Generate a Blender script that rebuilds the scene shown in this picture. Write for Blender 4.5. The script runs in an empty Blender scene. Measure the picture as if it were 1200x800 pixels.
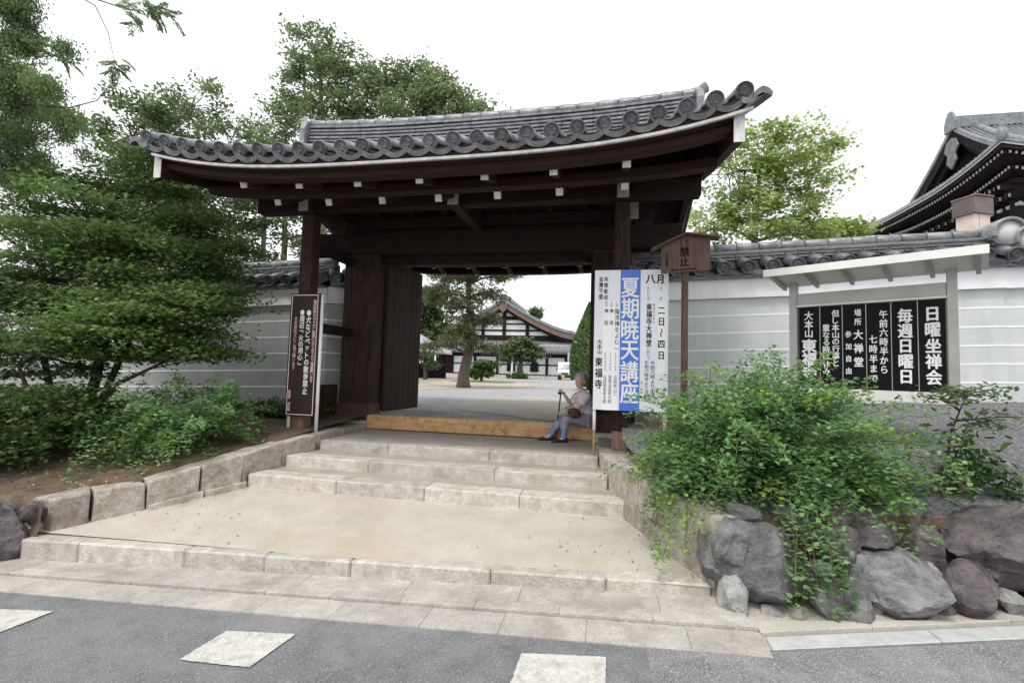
import bpy, bmesh, math, random
import numpy as np
from math import sin, cos, pi, radians, sqrt, atan2
from mathutils import Vector, Matrix, Euler, noise

S = bpy.context.scene
COL = S.collection
random.seed(7)
RNG = np.random.default_rng(7)

# ------------------------------------------------------------------ camera, sky, sun, exposure
def camera():
    yaw, pitch, roll = radians(11.4), radians(3.55), radians(1.6)
    fwd = Vector((-sin(yaw)*cos(pitch), cos(yaw)*cos(pitch), sin(pitch)))
    right = Vector((cos(yaw), sin(yaw), 0)); up = right.cross(fwd)
    r = right*cos(roll) + up*sin(roll); u = -right*sin(roll) + up*cos(roll)
    c = bpy.data.cameras.new('camera'); o = bpy.data.objects.new('camera', c); COL.objects.link(o)
    m = Matrix((r, u, -fwd)).transposed().to_4x4(); o.matrix_world = m
    c.sensor_width = 36; c.lens = 36*570/1200; c.clip_start = .05; c.clip_end = 2000
    S.camera = o
camera()

SUN_EL, SUN_AZ = radians(62), radians(205)     # azimuth measured like the sky texture's rotation
w = bpy.data.worlds.new('World'); S.world = w; w.use_nodes = True
nt = w.node_tree; bg = nt.nodes['Background']
sky = nt.nodes.new('ShaderNodeTexSky'); sky.sky_type = 'NISHITA'; sky.sun_disc = False
sky.sun_elevation = SUN_EL; sky.sun_rotation = SUN_AZ; sky.air_density = 1.0; sky.dust_density = 4.0
hs = nt.nodes.new('ShaderNodeHueSaturation'); hs.inputs['Saturation'].default_value = .12
mx = nt.nodes.new('ShaderNodeMix'); mx.data_type = 'RGBA'; mx.inputs['Factor'].default_value = .72
mx.inputs['B'].default_value = (8.3, 8.4, 8.6, 1)            # the even white of a closed cloud cover
nt.links.new(sky.outputs['Color'], hs.inputs['Color']); nt.links.new(hs.outputs['Color'], mx.inputs['A'])
nt.links.new(mx.outputs['Result'], bg.inputs['Color']); bg.inputs['Strength'].default_value = .13
sl = bpy.data.lights.new('sun', 'SUN'); so = bpy.data.objects.new('sun', sl); COL.objects.link(so)
sl.energy = 1.5; sl.angle = radians(16); sl.color = (1, .97, .92)
sd = Vector((sin(SUN_AZ)*cos(SUN_EL), cos(SUN_AZ)*cos(SUN_EL), sin(SUN_EL)))
so.rotation_euler = sd.to_track_quat('Z', 'Y').to_euler()
S.view_settings.view_transform = 'Standard'; S.view_settings.look = 'None'
S.view_settings.exposure = .56; S.view_settings.gamma = 1
S.render.engine = 'CYCLES'; S.cycles.max_bounces = 8; S.cycles.transparent_max_bounces = 8
try: S.cycles.use_denoising = True
except Exception: pass

# ------------------------------------------------------------------ helpers: objects
LOC = {}
def props(o, label=None, cat=None, group=None, kind=None):
    if label: o['label'] = label
    if cat: o['category'] = cat
    if group: o['group'] = group
    if kind: o['kind'] = kind
    return o
def thing(name, label, cat, loc=(0, 0, 0), rotz=0, group=None):
    o = bpy.data.objects.new(name, None); COL.objects.link(o); o.empty_display_size = .1
    o.location = loc; o.rotation_euler = (0, 0, rotz); LOC[o] = Vector(loc)
    return props(o, label, cat, group)
def inst(me, name, parent, loc, rot=(0, 0, 0), scale=(1, 1, 1), local=False, label=None):
    o = bpy.data.objects.new(name, me); COL.objects.link(o)
    l = Vector(loc)
    if parent is not None:
        o.parent = parent
        if not local: l = l - LOC.get(parent, Vector())
    o.location = l; o.rotation_euler = rot; o.scale = scale; LOC[o] = Vector(loc) if not local else Vector()
    if label: o['label'] = label
    return o
class MB:
    def __init__(s): s.v = []; s.f = []; s.mi = []; s.sm = []
    def add(s, vs, fs, mi=0, smooth=False):
        b = len(s.v); s.v += [tuple(p) for p in vs]
        for f in fs: s.f.append(tuple(b+i for i in f)); s.mi.append(mi); s.sm.append(smooth)
        return s
    def hexa(s, p, mi=0):   # p: 4 bottom then 4 top, counter-clockwise
        return s.add(p, [(3, 2, 1, 0), (4, 5, 6, 7), (0, 1, 5, 4), (1, 2, 6, 5), (2, 3, 7, 6), (3, 0, 4, 7)], mi)
    def box(s, x0, x1, y0, y1, z0, z1, mi=0):
        return s.hexa([(x0, y0, z0), (x1, y0, z0), (x1, y1, z0), (x0, y1, z0), (x0, y0, z1), (x1, y0, z1), (x1, y1, z1), (x0, y1, z1)], mi)
    def beam(s, a, b, w, h, mi=0, up=(0, 0, 1)):   # bar between points, section w (side) x h (up)
        a = Vector(a); b = Vector(b); d = (b-a).normalized(); u = Vector(up)
        sd = d.cross(u).normalized()*(w/2); u = sd.cross(d).normalized()*(h/2)
        return s.hexa([a-sd-u, a+sd-u, b+sd-u, b-sd-u, a-sd+u, a+sd+u, b+sd+u, b-sd+u], mi)
    def prism(s, poly, y0, y1, mi=0, axis='y'):
        n = len(poly)
        P = (lambda a, t, b: (a, t, b)) if axis == 'y' else ((lambda a, t, b: (t, a, b)) if axis == 'x' else (lambda a, t, b: (a, b, t)))
        vs = [P(a, y0, b) for a, b in poly] + [P(a, y1, b) for a, b in poly]
        fs = [tuple(range(n)), tuple(range(2*n-1, n-1, -1))] + [(i, i+n, (i+1) % n+n, (i+1) % n) for i in range(n)]
        return s.add(vs, fs, mi)
    def tube(s, path, rad, n=8, mi=0, caps=True, smooth=True):
        path = [Vector(p) for p in path]; m = len(path)
        if not hasattr(rad, '__len__'): rad = [rad]*m
        vs = []; ref = Vector((.31, .17, .93))
        for i, p in enumerate(path):
            d = (path[min(i+1, m-1)]-path[max(i-1, 0)])
            d = d.normalized() if d.length > 1e-9 else Vector((0, 0, 1))
            a = d.cross(ref)
            if a.length < .05: a = d.cross(Vector((1, 0, 0)))
            a.normalize(); b = d.cross(a)
            for k in range(n):
                t = 2*pi*k/n; vs.append(p+(a*cos(t)+b*sin(t))*rad[i])
        fs = [(i*n+k, i*n+(k+1) % n, (i+1)*n+(k+1) % n, (i+1)*n+k) for i in range(m-1) for k in range(n)]
        s.add(vs, fs, mi, smooth)
        if caps:
            b = len(s.v)-len(vs)
            s.f += [tuple(b+k for k in range(n-1, -1, -1)), tuple(b+(m-1)*n+k for k in range(n))]; s.mi += [mi]*2; s.sm += [False]*2
        return s
    def lathe(s, prof, c, n=16, axis='z', mi=0, smooth=True):   # prof: (r, h)
        vs = []
        for r, h in prof:
            for k in range(n):
                t = 2*pi*k/n
                if axis == 'z': vs.append((c[0]+r*cos(t), c[1]+r*sin(t), c[2]+h))
                elif axis == 'y': vs.append((c[0]+r*cos(t), c[1]+h, c[2]+r*sin(t)))
                else: vs.append((c[0]+h, c[1]+r*cos(t), c[2]+r*sin(t)))
        m = len(prof); fs = [(i*n+k, i*n+(k+1) % n, (i+1)*n+(k+1) % n, (i+1)*n+k) for i in range(m-1) for k in range(n)]
        s.add(vs, fs, mi, smooth)
        b = len(s.v)-len(vs)
        s.f += [tuple(b+k for k in range(n-1, -1, -1)), tuple(b+(m-1)*n+k for k in range(n))]; s.mi += [mi]*2; s.sm += [False]*2
        return s
    def ball(s, c, r, nu=12, nv=8, mi=0, rot=None):
        r = r if hasattr(r, '__len__') else (r, r, r); R = rot.to_matrix() if rot else Matrix.Identity(3); c = Vector(c)
        vs = [c+R@Vector((0, 0, -r[2]))]
        for j in range(1, nv):
            p = -pi/2+pi*j/nv
            for i in range(nu):
                t = 2*pi*i/nu; vs.append(c+R@Vector((r[0]*cos(p)*cos(t), r[1]*cos(p)*sin(t), r[2]*sin(p))))
        vs.append(c+R@Vector((0, 0, r[2]))); N = len(vs)-1
        fs = [(0, 1+(i+1) % nu, 1+i) for i in range(nu)]
        for j in range(nv-2):
            fs += [(1+j*nu+i, 1+j*nu+(i+1) % nu, 1+(j+1)*nu+(i+1) % nu, 1+(j+1)*nu+i) for i in range(nu)]
        fs += [(N, 1+(nv-2)*nu+i, 1+(nv-2)*nu+(i+1) % nu) for i in range(nu)]
        return s.add(vs, fs, mi, True)
    def grid(s, fn, nu, nv, mi=0, smooth=True):
        vs = [fn(i/nu, j/nv) for j in range(nv+1) for i in range(nu+1)]
        fs = [(j*(nu+1)+i, j*(nu+1)+i+1, (j+1)*(nu+1)+i+1, (j+1)*(nu+1)+i) for j in range(nv) for i in range(nu)]
        return s.add(vs, fs, mi, smooth)
    def mesh(s, name, mats, off=(0, 0, 0), bevel=0, seg=1, recalc=True):
        me = bpy.data.meshes.new(name); off = Vector(off)
        me.from_pydata([tuple(Vector(p)-off) for p in s.v], [], s.f)
        for m in (mats if isinstance(mats, (list, tuple)) else [mats]): me.materials.append(m)
        me.polygons.foreach_set('material_index', s.mi); me.polygons.foreach_set('use_smooth', s.sm)
        if recalc or bevel:
            bm = bmesh.new(); bm.from_mesh(me)
            if recalc: bmesh.ops.recalc_face_normals(bm, faces=bm.faces)
            if bevel:
                es = [e for e in bm.edges if len(e.link_faces) == 2 and e.calc_face_angle(0) > .5]
                bmesh.ops.bevel(bm, geom=es, offset=bevel, segments=seg, profile=.6, affect='EDGES', clamp_overlap=True)
            bm.to_mesh(me); bm.free()
        me.update(); return me
    def build(s, name, mats, parent=None, bevel=0, seg=1, local=False, recalc=True, kind=None, label=None):
        off = Vector() if (parent is None or local) else LOC.get(parent, Vector())
        me = s.mesh(name, mats, off, bevel, seg, recalc)
        o = bpy.data.objects.new(name, me); COL.objects.link(o)
        if parent is not None: o.parent = parent
        LOC[o] = off
        return props(o, label, None, None, kind)

# ------------------------------------------------------------------ helpers: materials
MATS = {}
def mat(name, c1, c2=None, scale=4, rough=.7, bump=0, bscale=None, stretch=(1, 1, 1), c3=None, c3scale=1.0, c3amt=.5, c3str=None,
        metal=0, rand=0, spec=.5, detail=6, speck=None, speckscale=220, speckamt=.3, coord='pos', transl=0, island=0, crack=0, lo=.35, hi=.65):
    if name in MATS: return MATS[name]
    m = bpy.data.materials.new(name); m.use_nodes = True; t = m.node_tree; N = t.nodes; L = t.links
    b = N['Principled BSDF']; c2 = c2 or c1
    b.inputs['Roughness'].default_value = rough; b.inputs['Metallic'].default_value = metal
    b.inputs['Specular IOR Level'].default_value = spec
    if coord == 'pos': g = N.new('ShaderNodeNewGeometry'); src = g.outputs['Position']
    else: g = N.new('ShaderNodeTexCoord'); src = g.outputs['Object']
    mp = N.new('ShaderNodeMapping'); mp.inputs['Scale'].default_value = stretch; L.new(src, mp.inputs['Vector'])
    nz = N.new('ShaderNodeTexNoise'); nz.inputs['Scale'].default_value = scale; nz.inputs['Detail'].default_value = detail
    nz.inputs['Roughness'].default_value = .65
    L.new(mp.outputs[0], nz.inputs['Vector'])
    rp = N.new('ShaderNodeValToRGB'); rp.color_ramp.elements[0].position = lo; rp.color_ramp.elements[1].position = hi
    rp.color_ramp.elements[0].color = (*c1, 1); rp.color_ramp.elements[1].color = (*c2, 1)
    L.new(nz.outputs['Fac'], rp.inputs['Fac']); out = rp.outputs['Color']
    def mix(a, bcol, fac, mode='MIX'):
        x = N.new('ShaderNodeMix'); x.data_type = 'RGBA'; x.blend_type = mode
        if hasattr(fac, 'is_linked'): L.new(fac, x.inputs['Factor'])
        else: x.inputs['Factor'].default_value = fac
        L.new(a, x.inputs['A'])
        if hasattr(bcol, 'is_linked'): L.new(bcol, x.inputs['B'])
        else: x.inputs['B'].default_value = (*bcol, 1)
        return x.outputs['Result']
    def ramp(src, a, bb):
        r = N.new('ShaderNodeMapRange'); r.inputs['From Min'].default_value = a; r.inputs['From Max'].default_value = bb
        L.new(src, r.inputs['Value']); return r.outputs[0]
    if c3:
        n3 = N.new('ShaderNodeTexNoise'); n3.inputs['Scale'].default_value = c3scale; n3.inputs['Detail'].default_value = 5
        n3.inputs['Roughness'].default_value = .7
        m3 = N.new('ShaderNodeMapping'); m3.inputs['Scale'].default_value = c3str or (1, 1, 1); L.new(src, m3.inputs['Vector']); L.new(m3.outputs[0], n3.inputs['Vector']); r3 = ramp(n3.outputs['Fac'], .48, .72)
        mu = N.new('ShaderNodeMath'); mu.operation = 'MULTIPLY'; mu.inputs[1].default_value = c3amt; L.new(r3, mu.inputs[0])
        out = mix(out, c3, mu.outputs[0])
    if speck:
        ns = N.new('ShaderNodeTexNoise'); ns.inputs['Scale'].default_value = speckscale; ns.inputs['Detail'].default_value = 1
        L.new(src, ns.inputs['Vector']); rs = ramp(ns.outputs['Fac'], .54, .66)
        mu = N.new('ShaderNodeMath'); mu.operation = 'MULTIPLY'; mu.inputs[1].default_value = speckamt; L.new(rs, mu.inputs[0])
        out = mix(out, speck, mu.outputs[0])
    if crack:
        v = N.new('ShaderNodeTexVoronoi'); v.feature = 'DISTANCE_TO_EDGE'; v.inputs['Scale'].default_value = crack
        L.new(src, v.inputs['Vector']); rc = ramp(v.outputs['Distance'], .012, 0)
        out = mix(out, tuple(x*.45 for x in c1), rc)
    if rand or island:
        if island: oi = g if coord == 'pos' else N.new('ShaderNodeNewGeometry'); rnd = oi.outputs['Random Per Island']; amt = island
        else: oi = N.new('ShaderNodeObjectInfo'); rnd = oi.outputs['Random']; amt = rand
        hv = N.new('ShaderNodeHueSaturation'); r = N.new('ShaderNodeMapRange')
        r.inputs['To Min'].default_value = 1-amt; r.inputs['To Max'].default_value = 1+amt
        L.new(rnd, r.inputs['Value']); L.new(r.outputs[0], hv.inputs['Value']); L.new(out, hv.inputs['Color'])
        r2 = N.new('ShaderNodeMapRange'); r2.inputs['To Min'].default_value = .5-.03*min(1, amt*3); r2.inputs['To Max'].default_value = .5+.03*min(1, amt*3)
        ml = N.new('ShaderNodeMath'); ml.operation = 'FRACT'; mm = N.new('ShaderNodeMath'); mm.operation = 'MULTIPLY'; mm.inputs[1].default_value = 7.31
        L.new(rnd, mm.inputs[0]); L.new(mm.outputs[0], ml.inputs[0]); L.new(ml.outputs[0], r2.inputs['Value'])
        if island: L.new(r2.outputs[0], hv.inputs['Hue'])
        out = hv.outputs['Color']
    L.new(out, b.inputs['Base Color'])
    if bump:
        nb = N.new('ShaderNodeTexNoise'); nb.inputs['Scale'].default_value = bscale or scale*4; nb.inputs['Detail'].default_value = 8
        nb.inputs['Roughness'].default_value = .7
        L.new(mp.outputs[0], nb.inputs['Vector'])
        bp = N.new('ShaderNodeBump'); bp.inputs['Strength'].default_value = min(1, bump); bp.inputs['Distance'].default_value = .02*max(1, bump)
        L.new(nb.outputs['Fac'], bp.inputs['Height']); L.new(bp.outputs[0], b.inputs['Normal'])
    if transl:
        tr = N.new('ShaderNodeBsdfTranslucent'); hv2 = N.new('ShaderNodeHueSaturation'); hv2.inputs['Saturation'].default_value = 1.0; hv2.inputs['Value'].default_value = 1.45
        L.new(out, hv2.inputs['Color']); L.new(hv2.outputs[0], tr.inputs['Color'])
        ms = N.new('ShaderNodeMixShader'); ms.inputs[0].default_value = transl
        L.new(b.outputs[0], ms.inputs[1]); L.new(tr.outputs[0], ms.inputs[2]); L.new(ms.outputs[0], N['Material Output'].inputs['Surface'])
    MATS[name] = m; return m
W = lambda s: (s, s, 1)
asphalt = mat('asphalt', (.13, .13, .138), (.2, .2, .207), 5, .85, .8, 90, c3=(.27, .27, .275), c3scale=1.1, c3amt=.6, speck=(.42, .42, .42), speckscale=120, speckamt=.6)
asphalt2 = mat('asphalt_patch', (.17, .17, .18), (.26, .26, .265), 7, .85, 1, 80, c3=(.38, .38, .385), c3scale=1.6, c3amt=.7, speck=(.6, .6, .6), speckscale=120, speckamt=.7)
paint = mat('road_paint', (.62, .605, .55), (.72, .705, .645), 10, .85, .8, 90, c3=(.24, .24, .235), c3scale=13, c3amt=.6, speck=(.2, .2, .2), speckscale=110, speckamt=.4)
granite = mat('granite', (.44, .405, .355), (.64, .61, .56), 10, .8, .8, 50, c3=(.33, .265, .19), c3scale=3, c3amt=.7, speck=(.22, .2, .18), speckscale=105, speckamt=.5, rand=.12)
granite_w = mat('white_granite', (.34, .34, .34), (.47, .47, .465), 10, .75, .4, 90, speck=(.35, .35, .35), speckscale=180, speckamt=.35, rand=.06)
aggreg = mat('exposed_aggregate', (.45, .415, .36), (.56, .525, .465), 2.6, .85, .7, 70, c3=(.46, .35, .22), c3scale=1.1, c3amt=.55, speck=(.22, .2, .17), speckscale=95, speckamt=.35, lo=.3, hi=.7)
landing_m = mat('landing_concrete', (.36, .335, .29), (.45, .42, .365), 2.5, .85, .4, 110, c3=(.27, .25, .215), c3scale=1.5, c3amt=.7, speck=(.22, .2, .18), speckscale=95, speckamt=.5)
gutter = mat('gutter_stone', (.41, .385, .345), (.56, .535, .49), 6, .85, .8, 70, c3=(.27, .24, .205), c3scale=2.4, c3amt=.75, speck=(.22, .2, .17), speckscale=95, speckamt=.55, rand=.1)
concrete = mat('concrete', (.4, .375, .325), (.54, .51, .45), 5, .85, .5, 50, c3=(.27, .25, .215), c3scale=2.5, c3amt=.7, speck=(.25, .23, .2), speckscale=90, speckamt=.4)
cutstone = mat('cut_stone', (.33, .295, .25), (.6, .56, .495), 10, .85, 1.5, 22, c3=(.27, .19, .15), c3scale=3.2, c3amt=.85, speck=(.15, .14, .12), speckscale=80, speckamt=.6, rand=.2)
rock_m = mat('grey_rock', (.065, .065, .072), (.215, .215, .222), 7, .6, 2, 12, c3=(.3, .29, .265), c3scale=3.4, c3amt=.7, c3str=(1.6, 1, 4), rand=.3, speck=(.26, .25, .235), speckscale=80, speckamt=.25)
rock_p = mat('purple_rock', (.058, .05, .054), (.18, .152, .158), 8, .55, 2, 13, c3=(.22, .205, .19), c3scale=3.8, c3amt=.65, c3str=(1, 1.6, 4), rand=.28, speck=(.22, .2, .19), speckscale=80, speckamt=.2)
rock_w = mat('pale_rock', (.27, .27, .265), (.46, .455, .44), 9, .75, 1.5, 18, rand=.15, speck=(.2, .19, .18), speckscale=60, speckamt=.4)
soil = mat('soil', (.07, .05, .035), (.15, .105, .07), 8, .95, 1, 30, c3=(.2, .15, .09), c3scale=6, c3amt=.6, speck=(.26, .2, .12), speckscale=60, speckamt=.4)
gravel = mat('gravel', (.06, .06, .067), (.27, .27, .28), 34, .9, 2.5, 34, speck=(.46, .46, .47), speckscale=40, speckamt=.6, c3=(.15, .13, .1), c3scale=1.6, c3amt=.6, lo=.3, hi=.7)
pgravel = mat('precinct_gravel', (.27, .27, .28), (.4, .4, .41), 3, .9, 1, 30, c3=(.36, .32, .26), c3scale=.14, c3amt=.8, speck=(.1, .1, .105), speckscale=22, speckamt=.6)
sand = mat('sandy_earth', (.34, .295, .215), (.43, .385, .295), 1.5, .9, .4, 30, c3=(.2, .22, .1), c3scale=.5, c3amt=.5)
wood = mat('dark_wood', (.012, .0072, .006), (.05, .03, .0235), 2.5, .75, .5, 6, stretch=(14, 14, 1.2), rand=.15, c3=(.06, .036, .028), c3scale=1.6, c3amt=.6, c3str=(2, 2, .5), spec=.25)
woodx = mat('dark_wood_lengthwise', (.0115, .0072, .006), (.03, .0185, .015), 2.5, .75, .5, 6, stretch=(1.2, 14, 14), rand=.15, spec=.2)
wood_r = mat('reddish_wood', (.02, .0095, .0075), (.04, .02, .0155), 2.5, .75, .4, 6, stretch=(1, 12, 12), spec=.2)
wood_o = mat('weathered_wood', (.16, .1, .07), (.28, .19, .135), 2.5, .8, .6, 6, stretch=(14, 14, 1), c3=(.1, .065, .05), c3scale=2)
wood_d = mat('board_wood', (.075, .04, .03), (.135, .078, .06), 2.5, .75, .5, 6, stretch=(12, 12, 1), c3=(.05, .03, .025), c3scale=2)
wood_n = mat('new_timber', (.5, .29, .12), (.66, .42, .2), 2.5, .65, .4, 6, stretch=(1, 10, 10), c3=(.22, .1, .04), c3scale=11, c3amt=.8)
pole_w = mat('pale_pole', (.5, .33, .18), (.62, .43, .25), 3, .7, .2, 8, stretch=(12, 12, 1))
capw = mat('white_end_paint', (.6, .6, .6), (.74, .74, .73), 9, .8, .2, 60, c3=(.3, .29, .28), c3scale=14, c3amt=.7, rand=.12)
capg = mat('grey_end_paint', (.3, .3, .3), (.42, .42, .41), 9, .8, .2, 60, c3=(.18, .17, .16), c3scale=14, c3amt=.6, rand=.1)
tile = mat('roof_tile', (.1, .105, .115), (.24, .245, .26), 9, .3, .3, 30, c3=(.065, .065, .07), c3scale=7, c3amt=.7, rand=.2, spec=.7)
tile_d = mat('dark_roof_tile', (.055, .058, .065), (.15, .155, .165), 8, .32, .3, 30, c3=(.04, .04, .045), c3scale=6, c3amt=.7, rand=.25, spec=.65)
plaster = mat('white_plaster', (.74, .745, .755), (.8, .8, .81), 1.5, .85, .1, 30, c3=(.55, .55, .55), c3scale=3, c3amt=.3, c3str=(1, 1, .15))
plaster_sh = mat('shaded_plaster', (.33, .35, .342), (.4, .415, .41), 1.6, .85, .2, 30, c3=(.22, .235, .23), c3scale=2.6, c3amt=.55, c3str=(1, 1, .16))  # same plaster as the right wall, darkened to carry the tree shade
wline = mat('white_line', (.76, .76, .76), (.82, .82, .82), 5, .8)
white = mat('white_board', (.74, .77, .81), (.8, .82, .85), 2, .45)
whitep = mat('white_paper', (.86, .87, .88), (.9, .9, .9), 2, .7)
blue = mat('blue_band', (.06, .17, .62), (.07, .19, .66), 3, .5)
blackb = mat('black_board', (.006, .006, .007), (.009, .009, .01), 3, .6, spec=.12)
brown = mat('brown_board', (.036, .023, .018), (.042, .027, .021), 3, .6, spec=.15)
alu = mat('aluminium', (.34, .33, .31), (.42, .41, .385), 3, .45, metal=.4)
alu_w = mat('pale_metal', (.68, .67, .63), (.76, .75, .71), 3, .5)
pipe = mat('white_pipe', (.78, .79, .8), (.84, .84, .85), 4, .35)
ink = mat('black_ink', (.006, .006, .007), None, 3, .7, spec=.1)
inkw = mat('white_ink', (.82, .82, .82), None, 3, .6)
inkp = mat('pink_ink', (.75, .42, .46), None, 3, .6)
bark = mat('bark', (.09, .072, .055), (.19, .16, .125), 6, .9, 1, 14, stretch=(4, 4, 1))
barkd = mat('dark_bark', (.035, .028, .022), (.075, .06, .046), 6, .9, .8, 14, stretch=(4, 4, 1))
def leafm(n, a, b, tr=.35, isl=.3, scale=1.2, rough=.5): return mat(n, a, b, scale, rough, transl=tr, island=isl, detail=3, spec=.35)
lf_maple = leafm('maple_leaf', (.045, .085, .027), (.15, .23, .07), .38, .4, .8)
lf_hagi = leafm('clover_leaf', (.11, .225, .09), (.27, .42, .18), .44, .24, 2.5)
lf_hagi_d = leafm('young_clover_leaf', (.2, .33, .06), (.28, .41, .09), .4, .2, 2.5)
lf_lime = leafm('light_maple_leaf', (.2, .275, .075), (.34, .42, .15), .42, .25, .7)
lf_zel = leafm('zelkova_leaf', (.105, .155, .065), (.19, .25, .115), .4, .3, .5)
lf_zel2 = leafm('back_tree_leaf', (.075, .12, .045), (.15, .205, .085), .4, .3, .4)
lf_pine = leafm('pine_needle', (.055, .09, .035), (.12, .165, .065), .25, .3, .9)
lf_con = leafm('cypress_leaf', (.055, .1, .04), (.17, .25, .09), .35, .35, 1.1)
lf_top = leafm('juniper_leaf', (.05, .11, .03), (.1, .17, .045), .2, .25, 1.5)
lf_dry = leafm('reddish_leaf', (.14, .05, .04), (.2, .09, .06), .3, .3, 2)

# ------------------------------------------------------------------ the ground
def zs(x): return -1.595 + .047*x                    # the street climbs to the right
def lerp(a, b, t): return a+(b-a)*t
def interp(x, xs, ys):
    return float(np.interp(x, xs, ys))
def sheet(name, pts, m, kind='structure', label=None):
    b = MB(); b.add(pts, [tuple(range(len(pts)))]); o = b.build(name, m, recalc=False, kind=kind); return o
def gridsheet(name, fn, nu, nv, m, kind='structure'):
    b = MB(); b.grid(fn, nu, nv); return b.build(name, m, recalc=False, kind=kind)

def kerb_right(x): return 3.30 + .25*(x-.95)          # white kerb line right of the steps (far edge)
sheet('road', [(-40, -12, zs(-40)-.014), (40, -12, zs(40)-.014), (40, 3.15, zs(40)-.014), (12, 3.15+2.75, zs(12)-.014), (.92, 3.16, zs(.92)-.014), (-40, 3.07, zs(-40)-.014)], asphalt)
sheet('road_patch', [(.26, 2.2, zs(.26)-.01), (30, 2.2, zs(30)-.01), (30, 3.0, zs(30)-.01), (12, 3.1+2.75, zs(12)-.01), (.92, 3.13, zs(.92)-.01), (.235, 3.085, zs(.235)-.01)], asphalt2)
roadm = thing('road_markings', 'row of faded pale painted blocks along the edge of the grey asphalt road', 'road marking', (-2, 2.7, zs(-2)-.03))
roadm['kind'] = 'structure'
for q in ([(-2.42, 2.50), (-1.955, 2.50), (-1.92, 2.865), (-2.39, 2.83)], [(-.49, 2.45), (.005, 2.47), (.005, 2.93), (-.475, 2.89)], [(-4.3, 2.52), (-3.87, 2.52), (-3.835, 2.865), (-4.28, 2.825)], [(-6.2, 2.52), (-5.75, 2.52), (-5.72, 2.86), (-6.2, 2.82)]):
    b = MB(); n = 22; pts = []
    for i in range(4):
        a, c = q[i], q[(i+1) % 4]
        for k in range(n):
            t = k/n; j = .004*noise.noise(Vector((a[0]*19+t*17, c[1]*21+t*15, i)))*2
            x, y = lerp(a[0], c[0], t)+j, lerp(a[1], c[1], t)+j; pts.append((x, y, zs(x)-.006))
    b.add(pts, [tuple(range(len(pts)))]); b.build('painted_block', paint, roadm, recalc=False)

# gutter: two courses of flat stones below the first step, a low lip between them
sidewalk = sheet('gutter_bed', [(-40, 3.05, zs(-40)-.045), (.95, 3.14, zs(.95)-.045), (.95, 3.9, zs(.95)-.045), (-40, 3.7, zs(-40)-.045)], concrete)
def course(parent, name, y0, y1, top, h, xs, m, bev=.006, jit=.003):
    if name == 'gutter_stone': bev, jit = .003, .002
    for i in range(len(xs)-1):
        gp_ = .0008 if name == 'gutter_stone' else .002; x0, x1 = xs[i]+gp_, xs[i+1]-gp_; r = lambda: random.uniform(-jit, jit)
        y0a, y1a, y0b, y1b = y0(x0)+r(), y1(x0)-.003, y0(x1)+r(), y1(x1)-.003
        ta, tb = top(x0)+r()*.5, top(x1)+r()*.5
        b = MB(); b.hexa([(x0, y0a, ta-h), (x1, y0b, tb-h), (x1, y1b, tb-h), (x0, y1a, ta-h), (x0, y0a, ta), (x1, y0b, tb), (x1, y1b, tb), (x0, y1a, ta)])
        b.build(name, m, parent, bevel=bev)
def cuts(x0, x1, lo, hi):
    o = [x0]
    while o[-1] < x1-hi: o.append(o[-1]+random.uniform(lo, hi))
    return o+[x1]
fe = lambda x: interp(x, [-5.3, .74], [3.60, 3.76])
course(sidewalk, 'gutter_stone', lambda x: 3.06+.015*(x+5)/6, lambda x: 3.305+.008*(x+5), lambda x: zs(x)-.002, .03, cuts(-9, .93, .5, .68), gutter)
course(sidewalk, 'gutter_stone', lambda x: 3.31+.008*(x+5), lambda x: 3.42+.008*(x+5), lambda x: zs(x)+.02, .06, cuts(-9.2, .93, .5, .68), gutter)
course(sidewalk, 'gutter_stone', lambda x: 3.425+.008*(x+5), lambda x: fe(x)+.1, lambda x: zs(x)+.012, .05, cuts(-9, .9, .85, 1.3), gutter)
kb = sheet('street_edge', [(.94, 3.13, zs(.94)-.03), (12, 5.87, zs(12)-.03), (12, 7.5, zs(12)-.0), (.7, 3.95, zs(.7)-.0)], concrete)
course(kb, 'kerb_stone', lambda x: 3.17+.25*(x-.95), lambda x: 3.315+.25*(x-.95), lambda x: zs(x)-.012, .06, [.95, 1.95, 2.95, 3.95, 4.95], granite_w)
course(kb, 'gutter_stone', lambda x: 3.33+.25*(x-.95), lambda x: 3.47+.17*(x-.95), lambda x: zs(x)+.008, .05, [.93, 1.62, 2.5, 3.4, 4.4], concrete)

# apron, steps and landing
def apron_z(x, y):
    zf = interp(x, [-5.3, .74], [-1.662, -1.478]); return lerp(zf, -1.425, max(0, min(1, (y-fe(x))/(5.1-fe(x)))))
def xl(y): return interp(y, [3.6, 5.05, 5.65, 6.2, 7.6], [-5.27, -4.14, -4.05, -3.92, -3.95])
def xr(y): return interp(y, [3.76, 5.1, 5.6, 6.15, 7.6], [.735, .175, .005, -.11, -.16])
def apron(u, v):
    y = lerp(3.75, 5.2, v); x = lerp(xl(y)-.2, xr(y)+.1, u); return (x, y, apron_z(x, y)+.006*noise.noise(Vector((x*1.3, y*1.3, 2))))
gridsheet('apron', apron, 26, 12, aggreg)
st = sheet('steps_bed', [(-5.2, 3.9, -1.72), (.8, 3.9, -1.72), (0.1, 7.6, -1.72), (-4.1, 7.6, -1.72)], concrete)
cx = [-5.27, -4.63, -3.55, -2.78, -2.02, -.87, .0, .735]
course(st, 'step_stone', fe, lambda x: fe(x)+.24, lambda x: interp(x, [-5.3, .74], [-1.655, -1.47]), .24, cx, granite, .014, .007)
course(st, 'step_stone', lambda x: 5.08, lambda x: 5.36, lambda x: -1.28, .2, [-4.14, -3.0, -1.95, -.9, .17], granite, .01)
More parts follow.
